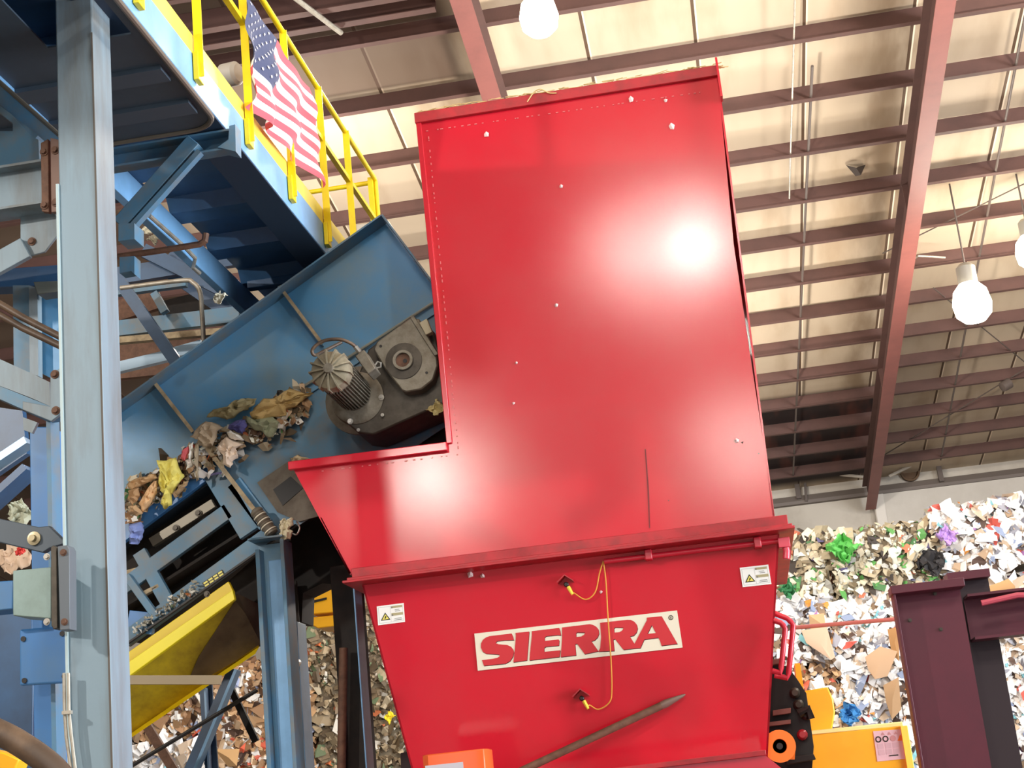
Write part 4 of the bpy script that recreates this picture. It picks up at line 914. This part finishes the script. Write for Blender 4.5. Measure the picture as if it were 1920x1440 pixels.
# head end: bearing opening with dark slot
build('take_up_plate', plate([(482, 905), (560, 852), (625, 930), (625, 960), (560, 978), (520, 960)], KY-.0, .015), mat('take_up_dust', (112, 104, 92), .7, dirt=(70, 58, 46), amount=.8, scale=8), cv)
build('take_up_slot', plate([(512, 918), (545, 893), (568, 915), (530, 948)], KY-.006, .012), BLACK, cv)
build('head_shadow_box', plate([(700, 800), (835, 740), (838, 840), (700, 850)], KY+.1, .6), VOID, cv)  # black block paints the shaded inside of the head
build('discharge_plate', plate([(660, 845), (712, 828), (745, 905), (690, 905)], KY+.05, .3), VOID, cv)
build('tail_shade_block', plate([(540, 985), (640, 930), (700, 1100), (604, 1094), (568, 1112), (566, 1166), (538, 1166), (520, 1040)], KY+.7, .3), VOID, cv)  # added dark block filling the shaded gap right of the leg
build('under_shade_sheet', plate([(405, 1110), (490, 1035), (505, 1145), (445, 1118)], KY+.5, .1), VOID, cv)  # added dark sheet in place of shade under the frame
# gear motor
gm = thing('gear_motor', at(700, 720, Y=9.7), 'grey gear motor with finned fan cover mounted on the conveyor head', 'motor')
GY = 9.5
build('gear_case', MB().prism(pts([(640, 785), (690, 655), (770, 592), (812, 620), (835, 690), (835, 755), (700, 815), (672, 812)], GY+.1), (0, KY-GY-.1, 0)), CASTD, gm, .012)
build('face_plate', MB().prism(pts([(700, 655), (706, 640), (771, 594), (786, 598), (818, 660), (821, 685), (812, 712), (790, 730), (762, 735), (753, 732), (722, 693)], GY), (0, .12, 0)), CAST, gm, .01)
c = at(757, 677, Y=GY); k = mpp(757, 677, GY)
hs = build('shaft_hub', MB().lathe([(35*k, 0), (35*k, .008), (20*k, .012), (20*k, .02), (17*k, .02), (15*k, .0)], c, (0, -1, 0), 32), CASTD, gm)
build('hub_ring', MB().lathe([(14*k, .012), (19*k, .012), (19*k, .034), (14*k, .034), (14*k, .012)], c, (0, -1, 0), 32, cap=False), CAST, hs)
build('shaft_bore', MB().disc(c, 14*k, .014, n=24), RUST, hs); build('shaft_hole', MB().disc(c+V((.012, 0, -.004)), 4*k, .017, n=12), BLACK, hs)
for x, y in ((714, 649), (800, 699)): build('plate_hole', MB().disc(at(x, y, Y=GY), .009, .004), BLACK, gm)
build('breather_block', plate([(786, 605), (800, 597), (810, 622), (798, 628)], GY-.02, .06), mat('pale_block', (186, 176, 148), .5), gm, .004)
build('top_ridge', MB().bar(at(774, 596, Y=GY+.02), at(820, 668, Y=GY+.02), .03, .06, V((0, 1, 0))), CAST, gm, .004)
fc = at(672, 748, Y=GY+.12); k2 = mpp(672, 748, GY+.12)
build('motor_flange', MB().lathe([(66*k2, 0), (66*k2, .03), (52*k2, .05), (50*k2, .09), (44*k2, .1)], fc+V((0, .06, 0)), (0, -1, 0), 36), CAST, gm)
for x, y in ((715, 745), (657, 790), (717, 778), (672, 806)): build('flange_bolt', MB().bolt(at(x, y, Y=GY+.08), .013 if y < 776 or y == 790 else .008), STEEL, gm)
mc = at(617, 692, Y=8.98); ax = V((0, 1, 0)); mr = 38*mpp(617, 692, 8.98)
mlen = fc.y - 8.98 - .02
b = MB().lathe([(mr*.84, .06), (mr*.84, mlen)], mc, ax, 32)
for a in range(36):
    an = a*math.pi/18; u = V((math.cos(an), 0, math.sin(an))); w = V((-u.z, 0, u.x))
    b.box(mc + u*mr*.9 + ax*(mlen*.55+.05), (.05*mr*2.4, mlen-.16, .007), (u, ax, w))
build('stator_body', b, CAST, gm)
b = MB().lathe([(mr*.2, -.02), (mr*.3, .0), (mr*.75, .008), (mr*.95, .022), (mr*1.0, .05), (mr*1.0, .1)], mc, ax, 36)
for a in range(13):
    an = a*2*math.pi/13+.25; u = V((math.cos(an), 0, math.sin(an))); w = V((-u.z, 0, u.x))
    b.prism([mc+u*mr*.2-w*.005+ax*(-.02), mc+u*mr*.75-w*.005+ax*(-.012), mc+u*mr*1.08-w*.005+ax*.01, mc+u*mr*1.06-w*.005+ax*.1, mc+u*mr*.95-w*.005+ax*.1, mc+u*mr*.7-w*.005+ax*.02, mc+u*mr*.2-w*.005+ax*.0], w*.01)
build('fan_cover', b, mat('fan_cover_dust', (150, 142, 122), .5, .3, dirt=(96, 86, 66), amount=.6, scale=18), gm)
build('cover_hub', MB().lathe([(mr*.24, -.035), (mr*.26, -.025), (mr*.26, .0)], mc, ax, 24), CAST, gm)
jb = build('terminal_box', MB().prism(pts([(665, 667), (682, 655), (704, 690), (690, 702)], 9.25), (0, .16, 0)), CAST, gm, .006)
build('motor_cable', MB().tube(smooth_path([at(x, y, Y=yy) for x, y, yy in ((672, 658, 9.28), (660, 645, 9.24), (635, 636, 9.2), (605, 640, 9.2), (586, 655, 9.2), (590, 666, 9.22), (608, 658, 9.3), (640, 642, 9.4))]), .011, 10), RUBBER, gm)
build('cable_gland', MB().tube([at(676, 662, Y=9.28), at(666, 650, Y=9.26)], .016, 8), STEEL, gm)
build('lifting_eye', MB().tube([at(703, 685, Y=9.4), at(708, 678, Y=9.4), at(714, 680, Y=9.4), at(714, 688, Y=9.4), at(706, 690, Y=9.4)], .006, 8), STEEL, gm)

# yellow trough under the conveyor
yt = thing('yellow_trough', at(350, 1200, Y=9.95) - V((0, 0, .3)), 'yellow sheet steel trough slung under the conveyor', 'trough')
TY = 9.95
build('upper_rim', plate([(60, 1350), (428, 1090), (438, 1110), (60, 1380)], TY-.03, .04), mat('trough_rim', (226, 196, 20), .4), yt, .004)
build('rim_fold', plate([(60, 1366), (436, 1106), (440, 1124), (60, 1400)], TY-.06, .04), mat('trough_fold', (244, 226, 40), .4), yt, .004)
p = [at(440, 1124, Y=TY), at(60, 1394, Y=TY)]
q = [at(486, 1212, Y=TY+.35), at(60, 1500, Y=TY+.35)]
tp = at(494, 1146, Y=TY+.12); tq = at(494, 1208, Y=TY+.35)
build('sloping_sheet', MB().prism([p[0], p[1], q[1], q[0]], (0, .008, 0)), YELT, yt)
nrm = (p[1]-p[0]).cross(q[0]-p[0]).normalized(); nrm = -nrm if nrm.y > 0 else nrm
gp = [on_plane(x, y, p[0]+nrm*.004, nrm) for x, y in ((441, 1126), (460, 1150), (489, 1206), (440, 1240), (385, 1272), (352, 1278), (372, 1232), (412, 1170))]
build('grime_patch', MB().prism(gp, nrm*.002), mat('trough_grime', (96, 78, 58), .7, dirt=(60, 46, 36), amount=.8, scale=5), yt)
build('lower_fold', MB().prism([q[0], q[1], q[1]+V((0, -.1, -.06)), q[0]+V((0, -.1, -.06))], (0, .01, .004)), mat('trough_rim', (226, 196, 20), .4), yt)
build('end_sheet', MB().prism([p[0], at(444, 1112, Y=TY-.02), at(500, 1140, Y=TY+.5), at(500, 1215, Y=TY+.5), q[0]], (0, .008, 0)), MATS['trough_grime'], yt)
for x, y in ((388, 1114),): build('rim_bolt', MB().bolt(at(x, y, Y=TY-.03), .014), CASTD, yt)
b = MB().prof([(0, 0), (.05, 0), (.05, .008), (.008, .008), (.008, .06), (0, .06)], at(200, 1284, Y=9.7), at(415, 1284, Y=9.7)+V((0, 0, .0)), (0, 0, 1)); one('tie_angle', b, mat('dusty_angle', (150, 134, 108), .6), 'dusty horizontal angle bar crossing the yellow trough', 'bar')

# conveyor support leg and braces
lg_ = thing('conveyor_leg', at(520, 1440, Y=9.9) - V((0, 0, 1.5)), 'blue H-section leg carrying the conveyor', 'leg post')
def vpost(n, x0_, x1_, py, Y, t, m, par, z0=0.0):
    a, c = at(x0_, py, Y=Y), at(x1_, py, Y=Y); zt_ = (a.z+c.z)/2
    return build(n, MB().box(((a.x+c.x)/2, Y+t/2, (zt_+z0)/2), (c.x-a.x, t, zt_-z0)), m, par, .003)
vpost('near_flange', 478, 486, 1030, 9.86, .2, BLUED, lg_)
vpost('web', 484, 528, 1020, 9.96, .014, BLUE, lg_)
vpost('far_flange', 524, 531, 1010, 9.86, .2, BLUED, lg_)
vpost('backing_strip', 503, 528, 1050, 9.95, .01, BLUEB, lg_)
build('cap_plate', MB().box(at(505, 1012, Y=9.95)+V((0, 0, .0)), (.24, .2, .012)), BLUED, lg_)
fp = thing('support_post', at(560, 1440, Y=10.6) - V((0, 0, 1.5)), 'dark support post with a bright blue edge behind the conveyor leg', 'post')
vpost('plate', 535, 556, 1090, 10.6, .02, VOID, fp); vpost('painted_lit_flange', 555, 557, 1165, 10.5, .22, BLUEB, fp)  # pale blue flange face carries its light in the colour
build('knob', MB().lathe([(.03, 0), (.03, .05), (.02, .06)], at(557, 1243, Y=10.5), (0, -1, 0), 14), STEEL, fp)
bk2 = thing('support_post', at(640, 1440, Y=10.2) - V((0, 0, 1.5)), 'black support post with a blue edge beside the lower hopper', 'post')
vpost('plate', 618, 660, 1060, 10.3, .3, VOID, bk2); vpost('painted_lit_flange', 661, 664, 1095, 10.2, .2, BLUEB, bk2)
build('pipe', MB().tube([at(644, 1215, Y=10.2), at(640, 1450, Y=10.2), at(640, 1450, Y=10.2)-V((0, 0, 1.2))], .03, 10), RUST, bk2)
for nm, a, c, w, m_, lb in (('tie_rod', (240, 1440), (482, 1294), .014, BLACK, 'black tie rod crossing behind the blue conveyor leg'),):
    one(nm, MB().tube([at(*a, Y=10.05), at(*c, Y=10.05)], w, 8), m_, lb, 'rod')
xb_ = thing('cross_brace', at(400, 1440, Y=11.2) - V((0, 0, .8)), 'dark blue cross brace with bright edges under the yellow trough', 'brace')
build('diagonal', MB().bar(at(440, 1255, Y=11.2), at(355, 1450, Y=11.2), .1, .02, V((0, 1, 0))), NAVY, xb_)
build('painted_lit_edge', MB().bar(at(446, 1256, Y=11.15), at(366, 1450, Y=11.15), .022, .1, V((0, 1, 0))), BLUEB, xb_)  # pale strip paints the light along the brace edge
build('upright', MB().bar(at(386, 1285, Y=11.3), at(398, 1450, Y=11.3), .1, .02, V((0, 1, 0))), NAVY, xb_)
build('painted_lit_edge', MB().bar(at(386, 1290, Y=11.25), at(394, 1450, Y=11.25), .014, .06, V((0, 1, 0))), mat('pale_lit_edge', (150, 190, 230), .4), xb_)
one('rear_strut', MB().bar(at(425, 1275, Y=11.6), at(480, 1390, Y=11.6), .05, .04, V((0, 1, 0))), VOID, 'dark strut slanting down left of the blue conveyor leg', 'strut')
one('rear_strut', MB().bar(at(275, 1360, Y=11.6), at(330, 1450, Y=11.6), .07, .04, V((0, 1, 0))), RUST, 'rusty dark strut at the bottom under the yellow trough', 'strut')

# steelwork between column and conveyor, under the walkway
uw = thing('under_frame', at(330, 600, Y=10.9), 'tangle of dark blue frame members between the column and the conveyor', 'frame')
def um(n, a, c, hpx, m, Y=10.9, t=.06): return build(n, MB().bar(at(*a, Y=Y), at(*c, Y=Y), hpx*mpp(320, 600, Y), t, V((0, 1, 0))), m, uw)
um('cross_bar', (215, 618), (450, 590), 30, BLUED, 11.1); um('cross_bar', (215, 640), (440, 620), 12, TAN, 11.1)
um('cross_bar', (215, 548), (350, 530), 16, BLUED, 11.0); um('cross_bar', (215, 520), (460, 480), 34, NAVY, 11.3)
um('cross_bar', (270, 470), (450, 560), 26, NAVY, 11.2)
um('lit_beam', (205, 694), (330, 664), 20, mat('pale_lit_beam', (176, 206, 230), .4), 11.4); um('lit_beam', (322, 664), (380, 648), 20, mat('pale_lit_beam', (176, 206, 230), .4), 11.4)  # light on these beams put into their pale colour
um('diagonal', (228, 532), (334, 684), 22, NAVY, 10.6); um('upright', (290, 550), (310, 586), 14, BLUED, 11.0)
um('sloped_sheet', (310, 490), (470, 600), 50, NAVY, 11.5); um('rust_panel', (205, 590), (300, 560), 40, RUST, 11.9); um('rust_panel', (205, 680), (400, 660), 70, RUST, 12.0)
um('dark_panel', (300, 590), (420, 560), 46, VOID, 11.9)
build('stub_bracket', plate([(224, 482), (252, 480), (252, 514), (246, 508), (224, 512)], 8.6, .1), BLUED, uw)
one('rusty_rod', MB().tube([at(222, 481, Y=8.9), at(300, 470, Y=8.9), at(374, 458, Y=8.9), at(384, 452, Y=8.9), at(386, 438, Y=8.9)], .022, 8), RUST, 'rusty rod with an upturned end sticking out right of the column', 'rod')
one('bent_conduit', MB().tube(smooth_path([at(x, y, Y=10.2) for x, y in ((226, 540), (340, 526), (362, 530), (375, 548), (379, 590), (382, 640))]), .017, 10), GALV, 'bent grey conduit curving down behind the conveyor top', 'conduit')
one('thin_conduit', MB().tube([at(x, y, X=-3.24) for x, y in ((280, 404), (345, 462), (366, 484), (362, 502), (374, 512))], .014, 8), GALV, 'thin pale conduit along the lit inner beam under the walkway', 'conduit')
for i, (x, y, w) in enumerate(((278, 430, 'upper'), (290, 448, 'lower'), (412, 556, 'beside the conveyor top'))):
    rag('snagged_paper', x, y, 9.3, 20, (214, 210, 190), 'pale paper scrap snagged on the inner walkway beam, ' + w, 'scrap', 60+i)

# ================================================================== DEBRIS ON THE CONVEYOR
D = KY-.08
def drape(name, outline, Y, col, label, cat, seed, bulge=.035, amp=.05):
    rng = random.Random(seed); O = [(225+x/4.8, 720+y/4.8) for x, y in outline]; E = []
    for k in range(len(O)):
        a, c = O[k], O[(k+1) % len(O)]
        for t in (0, .34, .67): E.append((a[0]+(c[0]-a[0])*t+rng.gauss(0, .7)*(t > 0), a[1]+(c[1]-a[1])*t+rng.gauss(0, .7)*(t > 0)))
    P = pts(E, Y); c = sum(P, V((0, 0, 0)))/len(P); n = len(P); vs = [c + V((0, -bulge, 0))]; fs = []; RN = 6; o = V((seed*3.1, seed*1.7, 0))
    for r in range(1, RN+1):
        f = r/RN
        for p in P:
            q = c + (p-c)*f; nv = noise.noise(q*14+o)*.6 + (.5-abs(noise.noise(q*22+o))*1.8) + .4*noise.noise(q*50+o)
            vs.append(q + V((0, -bulge*(1-f*f) - amp*nv*(1-.35*f), 0)))
    for k in range(n): fs.append((0, 1+k, 1+(k+1) % n))
    for r in range(RN-1):
        for k in range(n): a = 1+r*n; fs.append((a+k, a+n+k, a+n+(k+1) % n, a+(k+1) % n))
    b = MB().add(vs, fs); ob = build(name, b, mat('cloth_%d_%d_%d' % col, col, .7))
    so = ob.modifiers.new('thick', 'SOLIDIFY'); so.thickness = .004
    return tag(ob, label, cat)
deb = [('plastic_sheet', [(780, 300), (830, 240), (950, 220), (1010, 170), (1120, 130), (1230, 130), (1210, 200), (1110, 240), (1030, 300), (960, 320), (900, 300)], (158, 148, 110), 'olive tan plastic sheet draped on the conveyor edge, uppermost', 'sheet'),
       ('brown_film', [(1170, 260), (1230, 190), (1300, 140), (1440, 110), (1530, 50), (1660, 90), (1740, 80), (1640, 160), (1580, 200), (1500, 230), (1500, 290), (1400, 300), (1270, 330), (1190, 310)], (196, 168, 112), 'tan brown film bunched under the motor on the conveyor edge', 'film'),
       ('green_film', [(1140, 290), (1200, 320), (1380, 300), (1440, 350), (1420, 400), (1380, 480), (1330, 480), (1290, 430), (1210, 410), (1150, 350)], (150, 156, 128), 'grey green film hanging below the tan film', 'film'),
       ('purple_wrapper', [(970, 400), (1030, 330), (1120, 310), (1150, 370), (1130, 430), (1100, 450), (1040, 430)], (92, 92, 156), 'purple blue wrapper in the middle of the debris', 'wrapper'),
       ('paper_wad', [(690, 400), (760, 330), (860, 350), (930, 390), (880, 430), (840, 560), (760, 570), (700, 500), (640, 480)], (176, 158, 134), 'grey tan paper wad at the rib of the conveyor', 'paper'),
       ('pink_paper', [(890, 540), (960, 470), (1110, 540), (1050, 590), (1060, 650), (1010, 700), (1000, 760), (920, 720), (930, 640), (880, 590)], (236, 214, 192), 'pinkish white crumpled paper below the purple wrapper', 'paper'),
       ('white_paper', [(960, 430), (1000, 420), (1080, 460), (1110, 500), (1040, 510), (980, 480)], (240, 236, 226), 'small white paper under the purple wrapper', 'paper'),
       ('paper_strip', [(630, 540), (665, 520), (665, 640), (650, 690), (660, 740), (600, 775), (600, 700), (625, 620)], (242, 240, 232), 'white paper strip hanging at the foot of the rib', 'paper'),
       ('paper_strip', [(675, 520), (705, 530), (702, 760), (712, 860), (690, 880), (680, 700)], (178, 162, 136), 'narrow grey tan strip hanging beside the white strip', 'paper'),
       ('red_scrap', [(570, 620), (620, 560), (625, 600), (590, 700), (565, 690)], (206, 92, 96), 'small red scrap beside the white paper strip', 'paper'),
       ('yellow_cloth', [(340, 690), (420, 690), (510, 660), (545, 780), (575, 830), (500, 960), (470, 1000), (470, 1090), (400, 1130), (370, 1080), (385, 1000), (355, 940), (360, 800)], (230, 218, 112), 'bright yellow cloth hanging over the conveyor edge', 'cloth'),
       ('carton_strip', [(170, 1080), (260, 930), (340, 860), (330, 980), (290, 1060), (210, 1160)], (226, 182, 134), 'light tan carton strip left of the yellow cloth', 'carton'),
       ('brown_paper', [(90, 880), (230, 830), (310, 800), (340, 850), (230, 900), (110, 960), (70, 930)], (190, 152, 108), 'brown paper piece above the light tan carton strip', 'paper'),
       ('brown_paper', [(70, 960), (170, 930), (190, 1010), (160, 1060), (120, 1100), (75, 1040)], (176, 138, 98), 'crumpled brown paper beside the column', 'paper'),
       ('brown_paper', [(75, 1090), (150, 1090), (200, 1160), (160, 1190), (90, 1170)], (200, 164, 122), 'tan paper scrap lowest beside the column', 'paper'),
       ('brown_paper', [(490, 980), (560, 890), (620, 870), (590, 930), (520, 1010)], (176, 148, 112), 'dull brown scrap right of the yellow cloth', 'paper'),
       ('blue_cloth', [(80, 1260), (190, 1240), (220, 1320), (190, 1400), (150, 1440), (90, 1440), (100, 1350)], (132, 150, 210), 'pale blue torn cloth beside the column', 'cloth'),
       ('film_scrap', [(1530, 670), (1600, 645), (1720, 680), (1640, 705), (1550, 705)], (196, 172, 134), 'tan film scrap tucked under the left tip of the red hopper', 'film')]
for i, (n, O, c_, lb, ct) in enumerate(deb): drape(n, O, D - .006*i, c_, lb, ct, 100+i)
rag('yellowish_scrap', 820, 766, 9.55, 24, (200, 184, 130), 'yellowish scrap at the hopper edge below the motor', 'scrap', 119)
b = MB(); rng = random.Random(77)
for k in range(760):
    f = rng.random(); w = rng.gauss(0, 1)
    if k < 540: px, py = 245+f*330, 945-f*190+rng.gauss(0, 13+9*f)-abs(rng.gauss(0, 10))
    else: px, py = 240+f*60, 900+rng.uniform(0, 90)*(1-f)+rng.gauss(0, 8)
    flake(b, at(px, py, Y=KY-.03-rng.random()*.05), V((rng.gauss(0, .6), -1, rng.gauss(.2, .6))), rng.uniform(.014, .075), pick(rng.choice(('brown', 'card', 'plastic')), rng), rng, .6)
for k in range(130):
    f = rng.random(); px, py = 250+f*118, 1185-f*87+rng.gauss(0, 5)
    flake(b, at(px, py, Y=KY-.02-rng.random()*.04), V((rng.gauss(0, .6), -1, rng.gauss(.2, .6))), rng.uniform(.008, .028), pick('grey', rng), rng, .6)
tag(build('litter', b, TINT, smooth=False, flatn=True), 'small torn paper litter caked along the conveyor edge', 'litter', kind='stuff')
# crushed striped can lying on the frame
p0, p1 = at(478, 955, Y=KY-.09), at(512, 1002, Y=KY-.09); d = p1-p0; r = 13*mpp(490, 980, KY)
cn = thing('striped_bottle', p0.lerp(p1, .5)-V((0, 0, r)), 'grey ribbed plastic bottle lying on the conveyor frame', 'bottle')
pr = [(r*.55, 0), (r*.9, .012)]
for k in range(7): pr += [(r, .03+k*.021), (r*.86, .041+k*.021)]
pr += [(r*.9, d.length-.01), (r*.6, d.length)]
build('shell', MB().lathe(pr, p0, d, 20), mat('bottle_grey', (112, 104, 92), .4), cn)
b = MB()
for k in range(4): b.lathe([(r*1.01, .06+k*.042), (r*1.01, .068+k*.042)], p0, d, 20, cap=False)
build('pale_band', b, mat('band_cream', (222, 214, 194), .5), cn)
rag('foil_wrapper', 535, 990, KY-.1, 24, (216, 206, 176), 'cream wrapper beside the ribbed bottle', 'wrapper', 140, el=1.5, rot=.6)
one('hook_wire', MB().tube(smooth_path([at(x, y, Y=KY-.05) for x, y in ((556, 978), (562, 990), (556, 1002), (548, 1000))]), .006, 6), STEEL, 'small wire hook at the end of the conveyor frame', 'hook')

# ================================================================== LIGHT
def area(name, loc, target, sx_, sy_, e, col):
    l = bpy.data.lights.new(name, 'AREA'); l.shape = 'RECTANGLE'; l.size = sx_; l.size_y = sy_; l.energy = e; l.color = col
    o = bpy.data.objects.new(name, l); C.objects.link(o); o.location = loc
    o.rotation_euler = (V(target)-V(loc)).to_track_quat('-Z', 'Y').to_euler()
def bay(loc, e, r=.28, col=(1, .93, .84)):
    l = bpy.data.lights.new('bay_and_fill_light', 'POINT'); l.energy = e; l.color = col; l.shadow_soft_size = r
    o = bpy.data.objects.new('bay_and_fill_light', l); C.objects.link(o); o.location = loc
area('added_door_light', (17.8, 4, 4.2), (-3, 7, 5), 11.5, 8, 6600, (.86, .93, 1))           # added area light for daylight from the right, doorway invented
area('added_door_light', (-1, -23.8, 3.8), (-1, 8, 4), 15, 7.2, 350, (.92, .96, 1))         # added frontal fill in an invented doorway behind the camera
bay((.2, -4.5, 10.0), 900, .35); bay((-.9, -4.7, 10.1), 420, .5); bay((-8, .5, 6.5), 1900, .12)                       # hood glint lamp, a twin added to widen it, an added front-left fill
bay((-7.3, -20, 10.2), 2600, .5); bay((.9, -20.5, 10.2), 1500, .8)
bay((6.5, -3, 10.5), 1200); bay((8.5, 10, 10.5), 1200); bay((6, 17, 9.2), 1000); bay((-.5, 19, 7.2), 1100); bay((-.6, 28, 7.0), 1100); bay((-5.5, 20, 9.6), 500); bay((-9, 3, 10), 700)  # unseen lamps; the two behind the hood added to brighten the ceiling
w = bpy.data.worlds.new('w'); sc.world = w; w.use_nodes = True
w.node_tree.nodes['Background'].inputs[0].default_value = (.75, .85, 1, 1); w.node_tree.nodes['Background'].inputs[1].default_value = .5
sc.view_settings.view_transform = 'Standard'; sc.view_settings.look = 'None'; sc.view_settings.gamma = 1; sc.view_settings.exposure = 0
